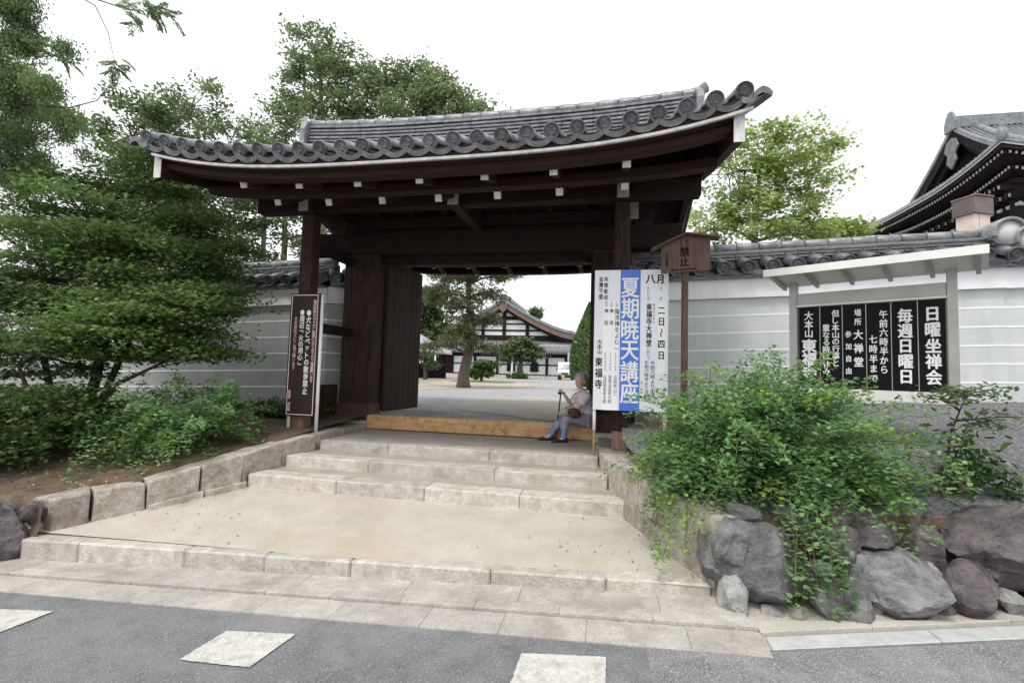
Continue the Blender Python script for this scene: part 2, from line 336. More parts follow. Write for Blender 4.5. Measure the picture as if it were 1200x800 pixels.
course(st, 'step_stone', lambda x: 5.62, lambda x: 5.88, lambda x: -1.15, .2, [-4.05, -2.9, -1.3, 0.0], granite, .01)
course(st, 'step_stone', lambda x: 6.18, lambda x: 6.42, lambda x: -1.022, .2, [-3.93, -2.91, -1.5, -.12], granite, .01)
for n, y0, y1, z in (('stair_tread', 5.3, 5.7, -1.286), ('stair_tread', 5.83, 6.25, -1.157)):
    gridsheet(n, lambda u, v: (lerp(-4.2, .1, u), lerp(y0, y1, v), z+.003*noise.noise(Vector((u*9, v*3, 1)))), 10, 2, landing_m)
gridsheet('landing', lambda u, v: (lerp(-4.0, -.08, u), lerp(6.38, 7.98, v), -1.028+.004*noise.noise(Vector((u*6, v*3, 1)))), 12, 6, landing_m)

# precinct behind the gate
def prec(u, v):
    x = lerp(-1, 1, u); x = 160*x*abs(x)-3; y = 7.97+ 330*v**2.6
    z = interp(y, [7.9, 8.6, 12, 30, 400], [-.86, -.84, -.74, -.7, -.7]); return (x, y, z)
gridsheet('precinct_ground', prec, 60, 60, pgravel)
def blob(name, cx, cy, rx, ry, z, m, n=40, seed=0):
    gz_ = lambda y: interp(y, [7.9, 8.6, 12, 30, 400], [-.86, -.84, -.74, -.7, -.7])+z
    b = MB(); pts = []
    for i in range(n):
        t = 2*pi*i/n; k = 1+.22*noise.noise(Vector((cos(t)*1.6, sin(t)*1.6, seed)))
        pts.append((cx+rx*k*cos(t), cy+ry*k*sin(t)))
    vs = [(cx+(px-cx)*q, cy+(py-cy)*q, gz_(cy+(py-cy)*q)+.03*(1-q)) for q in (0, .2, .4, .6, .8, 1) for px, py in pts]
    b.add(vs, [(j*n+i, j*n+(i+1) % n, (j+1)*n+(i+1) % n, (j+1)*n+i) for j in range(5) for i in range(n)]); return b.build(name, m, recalc=False, kind='structure')
blob('sandy_ground', -13, 25, 9.3, 11, .006, sand, seed=3)
blob('sandy_ground', -1.0, 11.6, 2.6, 2.9, .008, mat('pale_earth', (.31, .29, .255), (.39, .365, .32), 2, .9, .3, 40), seed=5)
blob('moss_mound', -7.9, 30, 2.2, 2.2, .03, mat('moss', (.1, .12, .03), (.22, .2, .08), 3, .95, .5, 40), seed=8)

# banks either side of the steps
def fl_top(y): return interp(y, [3.6, 4.0, 4.7, 5.0, 6.2], [-1.35, -1.3, -1.17, -1.08, -.95])
def lbank(u, v):
    y = lerp(3.42, 8.35, v); xe = interp(y, [3.4, 3.75, 5.05, 6.2, 7.6, 8.4], [-5.6, -5.38, -4.3, -4.12, -4.1, -4.1]); x = lerp(-18, xe, u**.6)
    z = lerp(fl_top(y)-.03, -.84+.02*(x+6), max(0, min(1, (y-5)/3)))
    z = max(z, zs(x)+.42 if y < 4.3 else -9) + .05*min(1, (xe-x)*1.2)*noise.fractal(Vector((x*1.1, y*1.1, 4)), .8, 2, 4)*2
    if y < 3.75: z -= (3.75-y)*2.2
    if y < 5.3 and xe-x < .3: z -= .05
    return (x, y, z)
gridsheet('soil_bank', lbank, 70, 40, soil)
def rb_z(x, y): return interp(y, [3.7, 3.95, 4.2, 6, 8, 9], [-1.22+.035*x, -1.08+.035*x, -1.01+.035*x, -.74+.05*x, -.46+.042*x, -.44+.042*x])
def rbank(u, v):
    y0 = 3.86; y = lerp(y0, 8.3, v); xe = interp(y, [3.76, 5.1, 5.6, 6.15, 7.6, 8.4], [.9, .34, .2, .16, .2, .3]); x = lerp(xe, 14, u**1.5)
    if x > 1: y = lerp(y0+.17*(min(x, 6)-1), 8.3, v)
    return (x, y, rb_z(x, y)+.02*noise.fractal(Vector((x*1.5, y*1.5, 4)), .8, 2, 4)-(.5 if v < .01 else 0))
gridsheet('gravel_bank', rbank, 60, 40, gravel)

# ------------------------------------------------------------------ cut-stone flanking walls
def jitter(p, a): return tuple(c+random.uniform(-a, a) for c in p)
def flank(thing_, ins, outs, tops, base, m=cutstone, bev=.018, jit=.014):
    for i in range(len(ins)-1):
        (x0, y0), (x1, y1) = ins[i], ins[i+1]; (a0, b0), (a1, b1) = outs[i], outs[i+1]; g = .006
        d = Vector((x1-x0, y1-y0)).normalized()*g
        pts = [(x0+d.x, y0+d.y, base[i]), (a0+d.x, b0+d.y, base[i]), (a1-d.x, b1-d.y, base[i+1]), (x1-d.x, y1-d.y, base[i+1]),
               (x0+d.x, y0+d.y, tops[i]), (a0+d.x, b0+d.y, tops[i]-.01), (a1-d.x, b1-d.y, tops[i+1]-.01), (x1-d.x, y1-d.y, tops[i+1])]
        b = MB(); b.hexa([jitter(p, jit) for p in pts]); b.build('stone', m, thing_, bevel=bev, seg=2)
lw = thing('stone_wall', 'low wall of cut stones between the soil bed and the steps under the maple', 'wall', (-4.6, 4.4, -1.6))
li = [(-5.15, 3.78), (-4.99, 3.99), (-4.72, 4.33), (-4.43, 4.70), (-4.17, 5.03), (-4.07, 5.6), (-3.96, 6.14)]
lo_ = [(-5.52, 3.82), (-5.24, 4.16), (-4.98, 4.5), (-4.7, 4.88), (-4.48, 5.15), (-4.4, 5.7), (-4.3, 6.2)]
flank(lw, li, lo_, [-1.335, -1.285, -1.265, -1.145, -1.05, -.985, -.93], [-1.75, -1.72, -1.68, -1.62, -1.55, -1.5, -1.3])
flank(lw, [(-3.94, 6.2), (-3.93, 6.75), (-3.98, 7.35), (-3.98, 7.75)], [(-4.75, 6.26), (-4.75, 6.8), (-4.75, 7.35), (-4.75, 7.75)], [-.945, -.93, -.94, -.94], [-1.25]*4)
b = MB(); mid_ = [((a+c)/2, (d+e)/2) for (a, d), (c, e) in zip(li, lo_)]
for i in range(6):
    (xa, ya), (xb, yb2) = mid_[i], mid_[i+1]; b.hexa([(xa-.1, ya-.05, -1.85), (xb-.1, yb2-.05, -1.85), (xb-.14, yb2+.06, -1.85), (xa-.14, ya+.06, -1.85), (xa-.1, ya-.05, fl_top(ya)-.06), (xb-.1, yb2-.05, fl_top(yb2)-.06), (xb-.14, yb2+.06, fl_top(yb2)-.06), (xa-.14, ya+.06, fl_top(ya)-.06)])
b.build('earth_fill', soil, lw)
# thin ledge stones at its foot
flank(lw, [(-4.66, 4.30), (-4.36, 4.70), (-4.1, 5.04)], [(-4.75, 4.37), (-4.46, 4.76), (-4.2, 5.1)], [-1.49, -1.41, -1.36], [-1.7, -1.65, -1.6], bev=.012, jit=.008)
rw = thing('stone_wall', 'low wall of cut stones running up beside the steps under the white banner', 'wall', (.3, 4.8, -1.5))
ri = [(.755, 3.76), (.60, 4.1), (.43, 4.52), (.28, 4.88), (.19, 5.1), (.02, 5.62), (-.1, 6.16), (-.15, 6.85), (-.15, 7.7)]
ro = [(1.12, 3.92), (1.0, 4.3), (.8, 4.72), (.64, 5.05), (.52, 5.25), (.42, 5.75), (.42, 6.25), (.48, 6.9), (.48, 7.7)]
flank(rw, ri[:7], ro[:7], [-.985, -.985, -.99, -.975, -.965, -.96, -.955], [-1.62]*7)
flank(rw, ri[6:], ro[6:], [-.955, -.96, -.96], [-1.2]*3)
flank(rw, [(.70, 3.8), (.5, 4.27), (.33, 4.68), (.16, 5.06)], [(.8, 3.86), (.6, 4.34), (.43, 4.76), (.25, 5.12)], [-1.33, -1.3, -1.28, -1.22], [-1.6]*4, bev=.012, jit=.01)

# ------------------------------------------------------------------ rocks
def ico(sub):
    bm = bmesh.new(); bmesh.ops.create_icosphere(bm, subdivisions=sub, radius=1); v = [x.co.copy() for x in bm.verts]; f = [tuple(x.index for x in p.verts) for p in bm.faces]; bm.free(); return v, f
ICO = ico(5)
def rock(parent, c, dims, rot, seed, m, name='rock', facets=17, ang=.38):
    rnd = random.Random(seed); pl = []
    for i in range(facets):
        n = Vector((rnd.gauss(0, 1), rnd.gauss(0, 1), rnd.gauss(0, 1))).normalized(); pl.append((n, rnd.uniform(.6, .88)))
    pl += [(Vector((0, -1, rnd.uniform(-.15, .35))).normalized(), .7), (Vector((0, 0, 1)), .8)]
    vs = []; R = Euler(rot).to_matrix(); c = Vector(c); sd_ = Vector((seed*3.1, seed*1.7, 0))
    for v in ICO[0]:
        p = Vector([abs(q)**.72*(1 if q > 0 else -1) for q in v])
        for n, d in pl:
            e = p.dot(n)-d
            if e > 0: p -= n*e*.93
        k = 1+.10*noise.fractal(p*1.7+sd_, .9, 2, 4)-.06*abs(noise.noise(p*3.3+sd_))+.03*noise.fractal(p*8+sd_, .8, 2, 3)
        p = p*k*1.1; vs.append(c+R@Vector((p.x*dims[0], p.y*dims[1], p.z*dims[2])))
    b = MB(); b.add(vs, ICO[1], 0, False)
    o = b.build(name, m, parent, recalc=False)
    o.data.polygons.foreach_set('use_smooth', [True]*len(o.data.polygons))
    bm = bmesh.new(); bm.from_mesh(o.data)
    for e in bm.edges: e.smooth = len(e.link_faces) < 2 or e.calc_face_angle(0) < ang
    bm.to_mesh(o.data); bm.free(); return o
rkw = thing('rock_wall', 'dry wall of grey and purple boulders along the street under the big bush', 'wall', (1.8, 3.9, -1.55))
def yb(x): return 3.74+.12*(x-.73)
RK = [  # x, z centre, half width, half height, material, y offset
 (1.03, -1.235, .30, .31, rock_m, .12), (.80, -1.13, .09, .16, rock_m, .02), (1.39, -1.02, .12, .085, rock_p, .2), (1.57, -1.13, .18, .16, rock_p, .1),
 (1.66, -.97, .11, .09, rock_p, .25), (1.83, -1.04, .16, .10, rock_p, .18), (2.13, -.96, .12, .075, rock_m, .27), (2.2, -1.09, .12, .12, rock_p, .16),
 (1.94, -1.33, .265, .2, rock_m, .0), (2.36, -1.33, .16, .185, rock_p, .02), (2.72, -1.03, .36, .24, rock_p, .16), (1.46, -1.25, .06, .055, rock_w, .02),
 (1.55, -1.43, .21, .11, rock_m, -.06), (.86, -1.43, .1, .13, rock_w, -.06), (2.62, -1.37, .065, .07, rock_w, -.02), (2.72, -1.46, .08, .06, rock_w, -.04),
 (1.12, -1.53, .1, .04, rock_w, -.08), (1.26, -1.52, .05, .04, rock_w, -.07), (1.36, -1.36, .1, .12, rock_m, .12), (1.72, -1.3, .1, .14, rock_p, .1),
 (1.29, -1.33, .07, .1, rock_p, .1), (1.76, -1.2, .08, .07, rock_m, .06), (2.16, -1.24, .07, .06, rock_w, .06), (2.2, -1.46, .08, .06, rock_p, -.01), (2.5, -1.18, .07, .09, rock_m, .08), (1.47, -1.09, .07, .08, rock_m, .12), (1.32, -.95, .12, .06, rock_m, .28), (2.0, -.95, .1, .06, rock_m, .3), (2.35, -.96, .1, .07, rock_p, .3), (1.73, -1.45, .07, .05, rock_m, -.02), (2.6, -1.2, .08, .07, rock_p, .06), (.98, -.93, .13, .05, rock_m, .2),
 (2.95, -1.33, .2, .17, rock_m, .05), (3.35, -1.2, .26, .28, rock_m, .1), (3.85, -1.2, .3, .28, rock_p, .12), (4.4, -1.15, .32, .3, rock_m, .12), (5.0, -1.12, .35, .3, rock_p, .14)]
for i, (x, z, hw, hh, m, dy) in enumerate(RK):
    rock(rkw, (x, yb(x)+dy-.04, z-.045), (hw*1.13, min(.3, max(hw, hh)*1.1), hh*1.22), (random.uniform(-.15, .15), random.uniform(-.25, .25), random.uniform(-.3, .3)), 20+i, m)
bk = MB(); bk.grid(lambda u, v: (lerp(.85, 6, u), yb(lerp(.85, 6, u))+.06+.1*v+.04*noise.noise(Vector((u*30, v*7, 3))), lerp(-1.6, -1.06, v)+.045*lerp(.85, 6, u)*v+.03*noise.noise(Vector((u*20, v*4, 1)))), 60, 8)
bk.build('earth_fill', soil, rkw, recalc=False)
rkl = thing('rock_wall', 'dark boulders at the foot of the soil bed beside the lowest step', 'wall', (-6, 3.7, -1.8))
for i, (x, y, z, a, bb, c, m) in enumerate([(-5.5, 3.6, -1.62, .24, .2, .3, rock_p), (-5.33, 3.72, -1.43, .1, .1, .09, rock_p), (-5.4, 3.75, -1.6, .12, .12, .1, cutstone), (-6.1, 3.5, -1.65, .3, .25, .3, rock_m), (-6.75, 3.5, -1.7, .38, .28, .32, rock_p), (-7.5, 3.5, -1.72, .4, .28, .34, rock_m), (-8.4, 3.5, -1.75, .5, .28, .36, rock_p)]):
    rock(rkl, (x, y, z), (a, bb, c), (.1*i, .2, .3*i), 70+i, m)

bk = MB(); bk.grid(lambda u, v: (lerp(-9.5, -5.2, u), 3.66+.06*v+.04*noise.noise(Vector((u*30, v*7, 3))), lerp(zs(lerp(-9.5, -5.2, u))-.05, zs(lerp(-9.5, -5.2, u))+.48, v)), 50, 6)
bk.build('earth_fill', soil, rkl, recalc=False)

rks = thing('boulder', 'brown boulder lying beside the gate post foot under the white banner', 'boulder', (.5, 6.6, -.85))
rock(rks, (.5, 6.62, -.72), (.16, .16, .22), (.1, .2, .4), 91, mat('brown_rock', (.14, .1, .075), (.27, .21, .165), 6, .75, 1.5, 16, c3=(.33, .3, .27), c3scale=4), name='stone')
rock(rks, (.42, 6.42, -.87), (.12, .1, .1), (.3, .1, .9), 92, rock_m, name='stone')

# ------------------------------------------------------------------ plastered boundary walls with tiled copings
def disc_mesh(r, rim=.012):
    b = MB(); b.lathe([(r*.98, .03), (r, .0), (r, -.012), (r*.93, -.018), (r*.84, -.012), (r*.80, .0), (r*.3, .0), (r*.01, .0)], (0, 0, 0), 20, 'y')
    return b
def tomoe(b, r):
    for k in range(3):
        a0 = k*2*pi/3; n = 8; L = []
        for i in range(n+1):
            t = i/n; a = a0+t*3.2; rr = r*(.27+.36*t); hw = r*.17*(1-t)**.7+.002
            if i == 0: hw *= .6
            for q, y in ((-1, -.001), (0, -.014), (1, -.001)): L.append(((rr+q*hw)*cos(a), y, (rr+q*hw)*sin(a)))
        fs = []
        for i in range(n): fs += [(i*3+j, i*3+j+1, i*3+j+4, i*3+j+3) for j in range(2)]
        b.add(L, fs, 0, True)
WDISC = disc_mesh(.105); tomoe(WDISC, .1); WDISC = WDISC.mesh('wall_tile_end', tile_d)
def half_tube(r, length, n=8, y0=0, thick=.018, m=tile, taper=1.0, full=False):
    b = MB(); a0, a1 = (-.25, pi+.25)
    def ring(rr, y): return [(rr*cos(lerp(a0, a1, i/n)), y, rr*sin(lerp(a0, a1, i/n))) for i in range(n+1)]
    A = ring(r, y0); B = ring(r*taper, y0+length); C = ring(r-thick, y0); D = ring(r*taper-thick, y0+length); k = n+1
    vs = A+B+C+D; fs = [(i, i+1, k+i+1, k+i) for i in range(n)]+[(2*k+i+1, 2*k+i, 3*k+i, 3*k+i+1) for i in range(n)]
    fs += [(i+1, i, 2*k+i, 2*k+i+1) for i in range(n)]+[(k+i, k+i+1, 3*k+i+1, 3*k+i) for i in range(n)]
    b.add(vs, fs, 0, True); return b
def pan_lip(wd, sag, th, depth, m=tile, n=8):
    b = MB(); f = lambda i: (lerp(-wd/2, wd/2, i/n), -sag*(1-(2*i/n-1)**2))
    P = [f(i) for i in range(n+1)]; k = n+1
    vs = [(x, 0, z) for x, z in P]+[(x, 0, z-th) for x, z in P]+[(x, depth, z) for x, z in P]+[(x, depth, z-th*.3) for x, z in P]
    fs = []
    for i in range(n): fs += [(i, i+1, k+i+1, k+i), (2*k+i, 2*k+i+1, i+1, i), (k+i, k+i+1, 3*k+i+1, 3*k+i)]
    fs += [(0, k, 3*k, 2*k), (n, 2*k+n, 3*k+n, k+n)]
    return b.add(vs, fs, 0, False)
WCOVER = half_tube(.095, .5).mesh('wall_cover_tile', tile_d)
WPAN = pan_lip(.3, .05, .05, .5).mesh('wall_pan_tile', tile_d)
WNOSHI = MB().box(-.175, .175, -.13, .13, 0, .035).mesh('wall_ridge_tile', tile_d, bevel=.006)
WCAP = MB()
WCAP.lathe([(.085, -.17), (.09, -.165), (.085, .13), (.075, .17)], (0, 0, 0), 12, 'x'); WCAP = WCAP.mesh('wall_cap_tile', tile)
def tile_wall(root, x0, x1, y, zc, slope, zb, spc=.34, lines=(), stone_top=None, fx=None, pm=plaster_sh):
    """front face at y, runs x0..x1; zc(x) = bottom of the white cornice; zb(x) = foot"""
    th = .5
    def slab(name, m, ya, yb_, za, zb_, n=14, bevel=0):
        b = MB()
        for i in range(n):
            a, c = lerp(x0, x1, i/n), lerp(x0, x1, (i+1)/n)
            vs = [(a, ya, za(a)), (c, ya, za(c)), (c, yb_, za(c)), (a, yb_, za(a)), (a, ya, zb_(a)), (c, ya, zb_(c)), (c, yb_, zb_(c)), (a, yb_, zb_(a))]
            fs = [(0, 1, 5, 4), (2, 3, 7, 6), (4, 5, 6, 7), (3, 2, 1, 0)]
            if i == 0: fs.append((0, 4, 7, 3))
            if i == n-1: fs.append((1, 2, 6, 5))
            b.add(vs, fs)
        return b.build(name, m, root)
    st_ = stone_top if stone_top else (lambda x: zb(x)-.1)
    slab('plaster_face', pm, y, y+th, lambda x: st_(x) if stone_top else zb(x)-.2, lambda x: zc(x)+.02)
    slab('cornice', plaster, y-.07, y+th+.07, zc, lambda x: zc(x)+.3)
    for d in lines:
        b = MB(); n = 10
        for i in range(n):
            a, c = lerp(x0, x1, i/n), lerp(x0, x1, (i+1)/n); z0 = lambda x: zc(x)-d
            b.hexa([(a, y-.004, z0(a)-.013), (c, y-.004, z0(c)-.013), (c, y+.02, z0(c)-.013), (a, y+.02, z0(a)-.013), (a, y-.004, z0(a)+.013), (c, y-.004, z0(c)+.013), (c, y+.02, z0(c)+.013), (a, y+.02, z0(a)+.013)])
        b.build('white_line', wline, root)
    if stone_top:
        xs = cuts(x0, x1, .35, .6)
        for i in range(len(xs)-1):
            a, c = xs[i], xs[i+1]; b = MB()
            b.hexa([jitter(p, .012) for p in [(a, y-.06, zb(a)-.15), (c, y-.06, zb(c)-.15), (c, y+.4, zb(c)-.15), (a, y+.4, zb(a)-.15), (a, y-.06, st_(a)-.006), (c, y-.06, st_(c)-.006), (c, y+.4, st_(c)-.006), (a, y+.4, st_(a)-.006)]]); b.build('foundation_stone', cutstone, root, bevel=.02, seg=2)
    ang = atan2(slope, 1); yc = y+th/2; pitch = radians(22)
    deck = slab('roof_core', tile_d, y-.16, y+th+.16, lambda x: zc(x)+.29, lambda x: zc(x)+.33)
    n = int((x1-x0)/spc)
    for i in range(n+1):
        x = x0+.02+i*spc
        if x > x1: break
        for sgn in (1, -1):
            yy = yc-sgn*(th/2+.22); z = zc(x)+.44; rz = 0 if sgn == 1 else pi
            o = inst(WCOVER, 'cover_tile', root, (x, yy, z), (pitch, 0, rz)); inst(WDISC, 'tile_end', o, (0, -.002, 0), local=True)
            if i < n: inst(WPAN, 'pan_tile', root, (x+spc/2, yy+sgn*.02, zc(x)+.395), (pitch, 0, rz), (spc/.3, 1, 1))
    for lay in range(3):
        nn = int((x1-x0)/.36)
        for i in range(-1, nn+1):
            x = x0+.18+.36*i+(.18 if lay % 2 else 0)
            if x < x0+.12 or x > x1-.12: continue
            inst(WNOSHI, 'ridge_tile', root, (x, yc, zc(x)+.62+lay*.052), (0, -ang, 0), (1, 1.15-.16*lay, 1))
    slab('ridge_core', mat('mortar', (.2, .19, .18), (.28, .26, .24), 6, .9), yc-.09, yc+.09, lambda x: zc(x)+.5, lambda x: zc(x)+.78)
    for i in range(int((x1-x0)/.33)):
        x = x0+.18+.33*i; inst(WCAP, 'ridge_cap_tile', root, (x, yc, zc(x)+.83), (0, -ang, 0))
wr = thing('plaster_wall', 'pale grey plaster wall with five white lines and a tiled coping behind the notice board', 'wall', (3.5, 8.2, -.4))
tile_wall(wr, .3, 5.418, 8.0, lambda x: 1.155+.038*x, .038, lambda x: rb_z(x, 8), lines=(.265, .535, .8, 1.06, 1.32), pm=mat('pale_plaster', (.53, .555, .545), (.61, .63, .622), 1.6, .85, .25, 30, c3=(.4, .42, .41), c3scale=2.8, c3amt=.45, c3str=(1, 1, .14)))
wr2 = thing('plaster_wall', 'white plaster wall with scalloped white gable end at the far end of the street wall', 'wall', (6, 8.3, -.3))
tile_wall(wr2, 5.42, 9.5, 8.02, lambda x: 1.15+.038*x, .038, lambda x: rb_z(x, 8), lines=(.265, .535, .8, 1.06, 1.32), pm=MATS['pale_plaster'])
# end ornament of the right coping and the white scalloped gable of the wall that starts there
b = MB(); b.prism([(-.2, 0), (.2, 0), (.17, .16), (.1, .25), (-.1, .25), (-.17, .16)], -.05, .05, axis='x'); 
b.v = [(x+5.4, y+8.25, z+1.98) for x, y, z in b.v]; b.build('end_tile', tile_d, wr, bevel=.01)
for (x, z, r, m) in ((5.50, 2.15, .165, 0), (5.77, 2.05, .165, 0)):
    b = MB(); b.lathe([(.001, -.30), (r, -.30), (r, .30), (.001, .30)], (x, 8.27-.012*(x-5.4), z), 28, 'y'); b.build('white_gable', mat('aged_plaster', (.42, .42, .42), (.54, .54, .54), 4, .85), wr2)
    b = half_tube(r+.055, .66, 18, -.335, .05); b.v = [(px+x, py+8.27, pz+z) for px, py, pz in b.v]; b.build('gable_tile', tile, wr2)
wl = thing('plaster_wall', 'shaded grey plaster wall with white lines behind the maple and brown sign', 'wall', (-7, 8.2, -.9))
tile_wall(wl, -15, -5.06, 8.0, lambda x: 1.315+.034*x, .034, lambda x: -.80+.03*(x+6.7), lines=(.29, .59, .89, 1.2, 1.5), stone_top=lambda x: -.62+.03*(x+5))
# its splayed return to the gate pillar
rt = thing('plaster_wall', 'narrow angled grey plaster wall joining the street wall to the gate pillar', 'wall', (-4.85, 8.2, -.9))
A, Bq = Vector((-5.06, 8.0)), Vector((-4.55, 8.42))
def seg(b, z0, z1, out, mi=0, ext=0):
    d = (Bq-A).normalized(); nrm = Vector((d.y, -d.x))*out; a = A+nrm-d*ext; c = Bq+nrm; bk_ = Vector((-d.y, d.x))*.3
    b.hexa([(a.x, a.y, z0), (c.x, c.y, z0), (c.x+bk_.x, c.y+bk_.y, z0), (a.x+bk_.x, a.y+bk_.y, z0), (a.x, a.y, z1), (c.x, c.y, z1), (c.x+bk_.x, c.y+bk_.y, z1), (a.x+bk_.x, a.y+bk_.y, z1)], mi)
b = MB(); seg(b, -.62, 1.16, 0); b.build('plaster_face', plaster_sh, rt)
b = MB(); seg(b, 1.15, 1.45, .07, ext=.02); b.build('cornice', plaster, rt)
for d in (.29, .59, .89, 1.2, 1.5):
    b = MB(); seg(b, 1.14-d-.013, 1.14-d+.013, .004); b.build('white_line', wline, rt)
b = MB(); seg(b, -1.1, -.63, .05); b.build('foundation_stone', cutstone, rt, bevel=.02)
b = MB(); seg(b, 1.45, 1.55, .22); b.build('coping', tile_d, rt, bevel=.02)
for i in range(3):
    p = A+(Bq-A)*(.1+.4*i); d = (Bq-A).normalized(); q = p+Vector((d.y, -d.x))*.25
    o = inst(WCOVER, 'cover_tile', rt, (q.x, q.y, 1.6), (radians(22), 0, atan2(d.y, d.x))); inst(WDISC, 'tile_end', o, (0, 0, 0), local=True)

# ------------------------------------------------------------------ the gate
GX, GY = -2.16, 7.8
gate = thing('temple_gate', 'dark timber temple gate with a curved grey tiled roof and white painted beam ends', 'gate', (GX, GY, -1.03))
def rz(x, y):
    u = abs((x-GX)/3.42); t = 1-abs(y-GY)/3.0
    return 2.37+1.38*(.78*t+.22*t*t)+.29*u**3.4*(1-.45*max(0, t))
def lift(x, k=1): return .29*abs((x-GX)/3.42)**3.4*k
def part(name, m, fn, bevel=.006, parent=None, label=None):
    b = MB(); fn(b); return b.build(name, m, parent or gate, bevel=bevel, label=label)
X0, X1 = -5.6, 1.22
stripm = mat('pale_eave_strip', (.36, .355, .34), (.5, .495, .48), 9, .8, .2, 60, c3=(.22, .21, .2), c3scale=14, c3amt=.6)
def curved(name, m, y0, y1, dz0, dz1, xa=X0, xb=X1, k=1, n=24, base=None, parent=None):
    """board along the eave that follows its curve; z = base + lift"""
    b = MB(); ring = []
    for i in range(n+1):
        x = lerp(xa, xb, i/n); z = lift(x, k); ring.append([(x, y0, z+dz0), (x, y1, z+dz0), (x, y1, z+dz1), (x, y0, z+dz1)])
    vs = [p for r in ring for p in r]; fs = [(0, 1, 2, 3), tuple(n*4+q for q in (3, 2, 1, 0))]
    for i in range(n):
        fs += [(i*4+q, i*4+(q+1) % 4, (i+1)*4+(q+1) % 4, (i+1)*4+q) for q in range(4)]
    b.add(vs, fs); return b.build(name, m, parent or gate)
# posts
for x in (-4.47, .14):
    p = part('front_post', wood, lambda b: b.box(x-.1, x+.1, 6.42, 6.62, -.72, 2.28), .012)
    part('post_foot', wood_o, lambda b: b.box(x-.098, x+.098, 6.422, 6.618, -.96, -.722), .008, parent=p)
    part('rear_post', wood, lambda b: b.box(x-.1, x+.1, 9.0, 9.2, -.86, 2.28), .012)
    part('base_stone', granite, lambda b: b.box(x-.17, x+.17, 8.93, 9.27, -1.0, -.84), .02)
for x0, x1 in ((-4.62, -4.02), (-.27, .32)):
    p = part('main_pillar', wood, lambda b: b.box(x0, x1, 7.76, 8.12, -.86, 3.0), .015)
    part('pillar_shoe', mat('worn_wood', (.05, .03, .022), (.1, .065, .05), 3, .8, .5, 6, stretch=(12, 12, 1.5)), lambda b: b.box(x0-.008, x1+.008, 7.752, 8.128, -.90, -.62), .006, parent=p)
    part('base_stone', granite, lambda b: b.box(x0-.12, x1+.12, 7.62, 8.25, -1.06, -.90), .02)
# heads: lintel, wall above, purlins
part('lintel', woodx, lambda b: b.box(-5.25, 1.06, 7.66, 7.98, 1.98, 2.34), .012)
part('upper_lintel', woodx, lambda b: b.box(-4.9, .62, 7.7, 7.94, 2.42, 2.6), .01)
part('rear_lintel', woodx, lambda b: b.box(-4.02, -.38, 8.0, 8.1, 1.84, 1.98), .006)
for i in range(7):
    x = -4.0+i*.6; part('transom_strut', wood, lambda b: b.box(x-.05, x+.05, 7.72, 7.8, 2.6, 3.05), .005)
part('transom_panel', wood, lambda b: b.box(-4.6, .3, 7.82, 7.86, 2.34, 3.3), 0)
for yy in (6.52, 9.1):
    part('purlin', woodx, lambda b: b.box(-5.35, 1.12, yy-.1, yy+.1, 2.32, 2.56), .012)
part('ridge_purlin', woodx, lambda b: b.box(-5.45, 1.2, 7.68, 7.92, 3.05, 3.3), .012)
for x in (-4.47, GX, .14):
    bm_ = part('cross_beam', wood, lambda b: b.box(x-.075, x+.075, 6.30, 9.3, 2.285, 2.475), .008)
    part('beam_end', capg, lambda b: b.box(x-.077, x+.077, 6.292, 6.299, 2.283, 2.477), 0, parent=bm_)
for x in (-4.47, .14):
    part('tie_beam', woodx, lambda b: b.beam((x, 6.5, .6), (x, 7.9, .6), .09, .15), .008)
    part('tie_beam', woodx, lambda b: b.beam((x, 6.5, 1.84), (x, 7.9, 1.84), .09, .15), .008)
for x in (-4.60, .32):
    bm_ = part('bracket_arm', wood, lambda b: b.box(x-.075, x+.075, 7.45, 8.0, 2.36, 2.62), .006)
    part('beam_end', capg, lambda b: b.box(x-.077, x+.077, 7.441, 7.449, 2.358, 2.622), 0, parent=bm_)
# gable walls over the pillars and bargeboards
for x in (-4.5, .14):
    b = MB(); b.prism([(5.9, 2.55), (9.7, 2.55), (9.0, rz(x, 9.0)-.3), (7.8, rz(x, 7.8)-.3), (6.6, rz(x, 6.6)-.3)], x-.03, x+.03, axis='x'); b.build('gable_panel', wood, gate)
for s, x in ((-1, -5.50), (1, 1.19)):
    for d in (-1, 1):
        b = MB(); n = 14; vs = []
        for i in range(n+1):
            y = GY+d*lerp(0, 2.92, i/n); z = rz(x, y)-.13; h = z-interp(abs(y-GY), [0, .3, 1.3, 1.95, 2.4, 2.92], [2.95, 2.85, 2.6, 2.46, 2.38, 2.27])
            vs += [(x-.045, y, z), (x+.045, y, z), (x+.045, y, z-h), (x-.045, y, z-h)]
        fs = [(0, 1, 2, 3), tuple(n*4+q for q in (3, 2, 1, 0))]+[(i*4+q, i*4+(q+1) % 4, i*4+4+(q+1) % 4, i*4+4+q) for i in range(n) for q in range(4)]
        b.add(vs, fs); bb = b.build('bargeboard', wood_r, gate)
        yy = GY+d*2.925; z = rz(x, GY+d*2.92)-.13
        part('board_end', capw, lambda q: q.box(x-.05, x+.05, min(yy, yy+d*.008), max(yy, yy+d*.008), 2.26, z), 0, parent=bb)
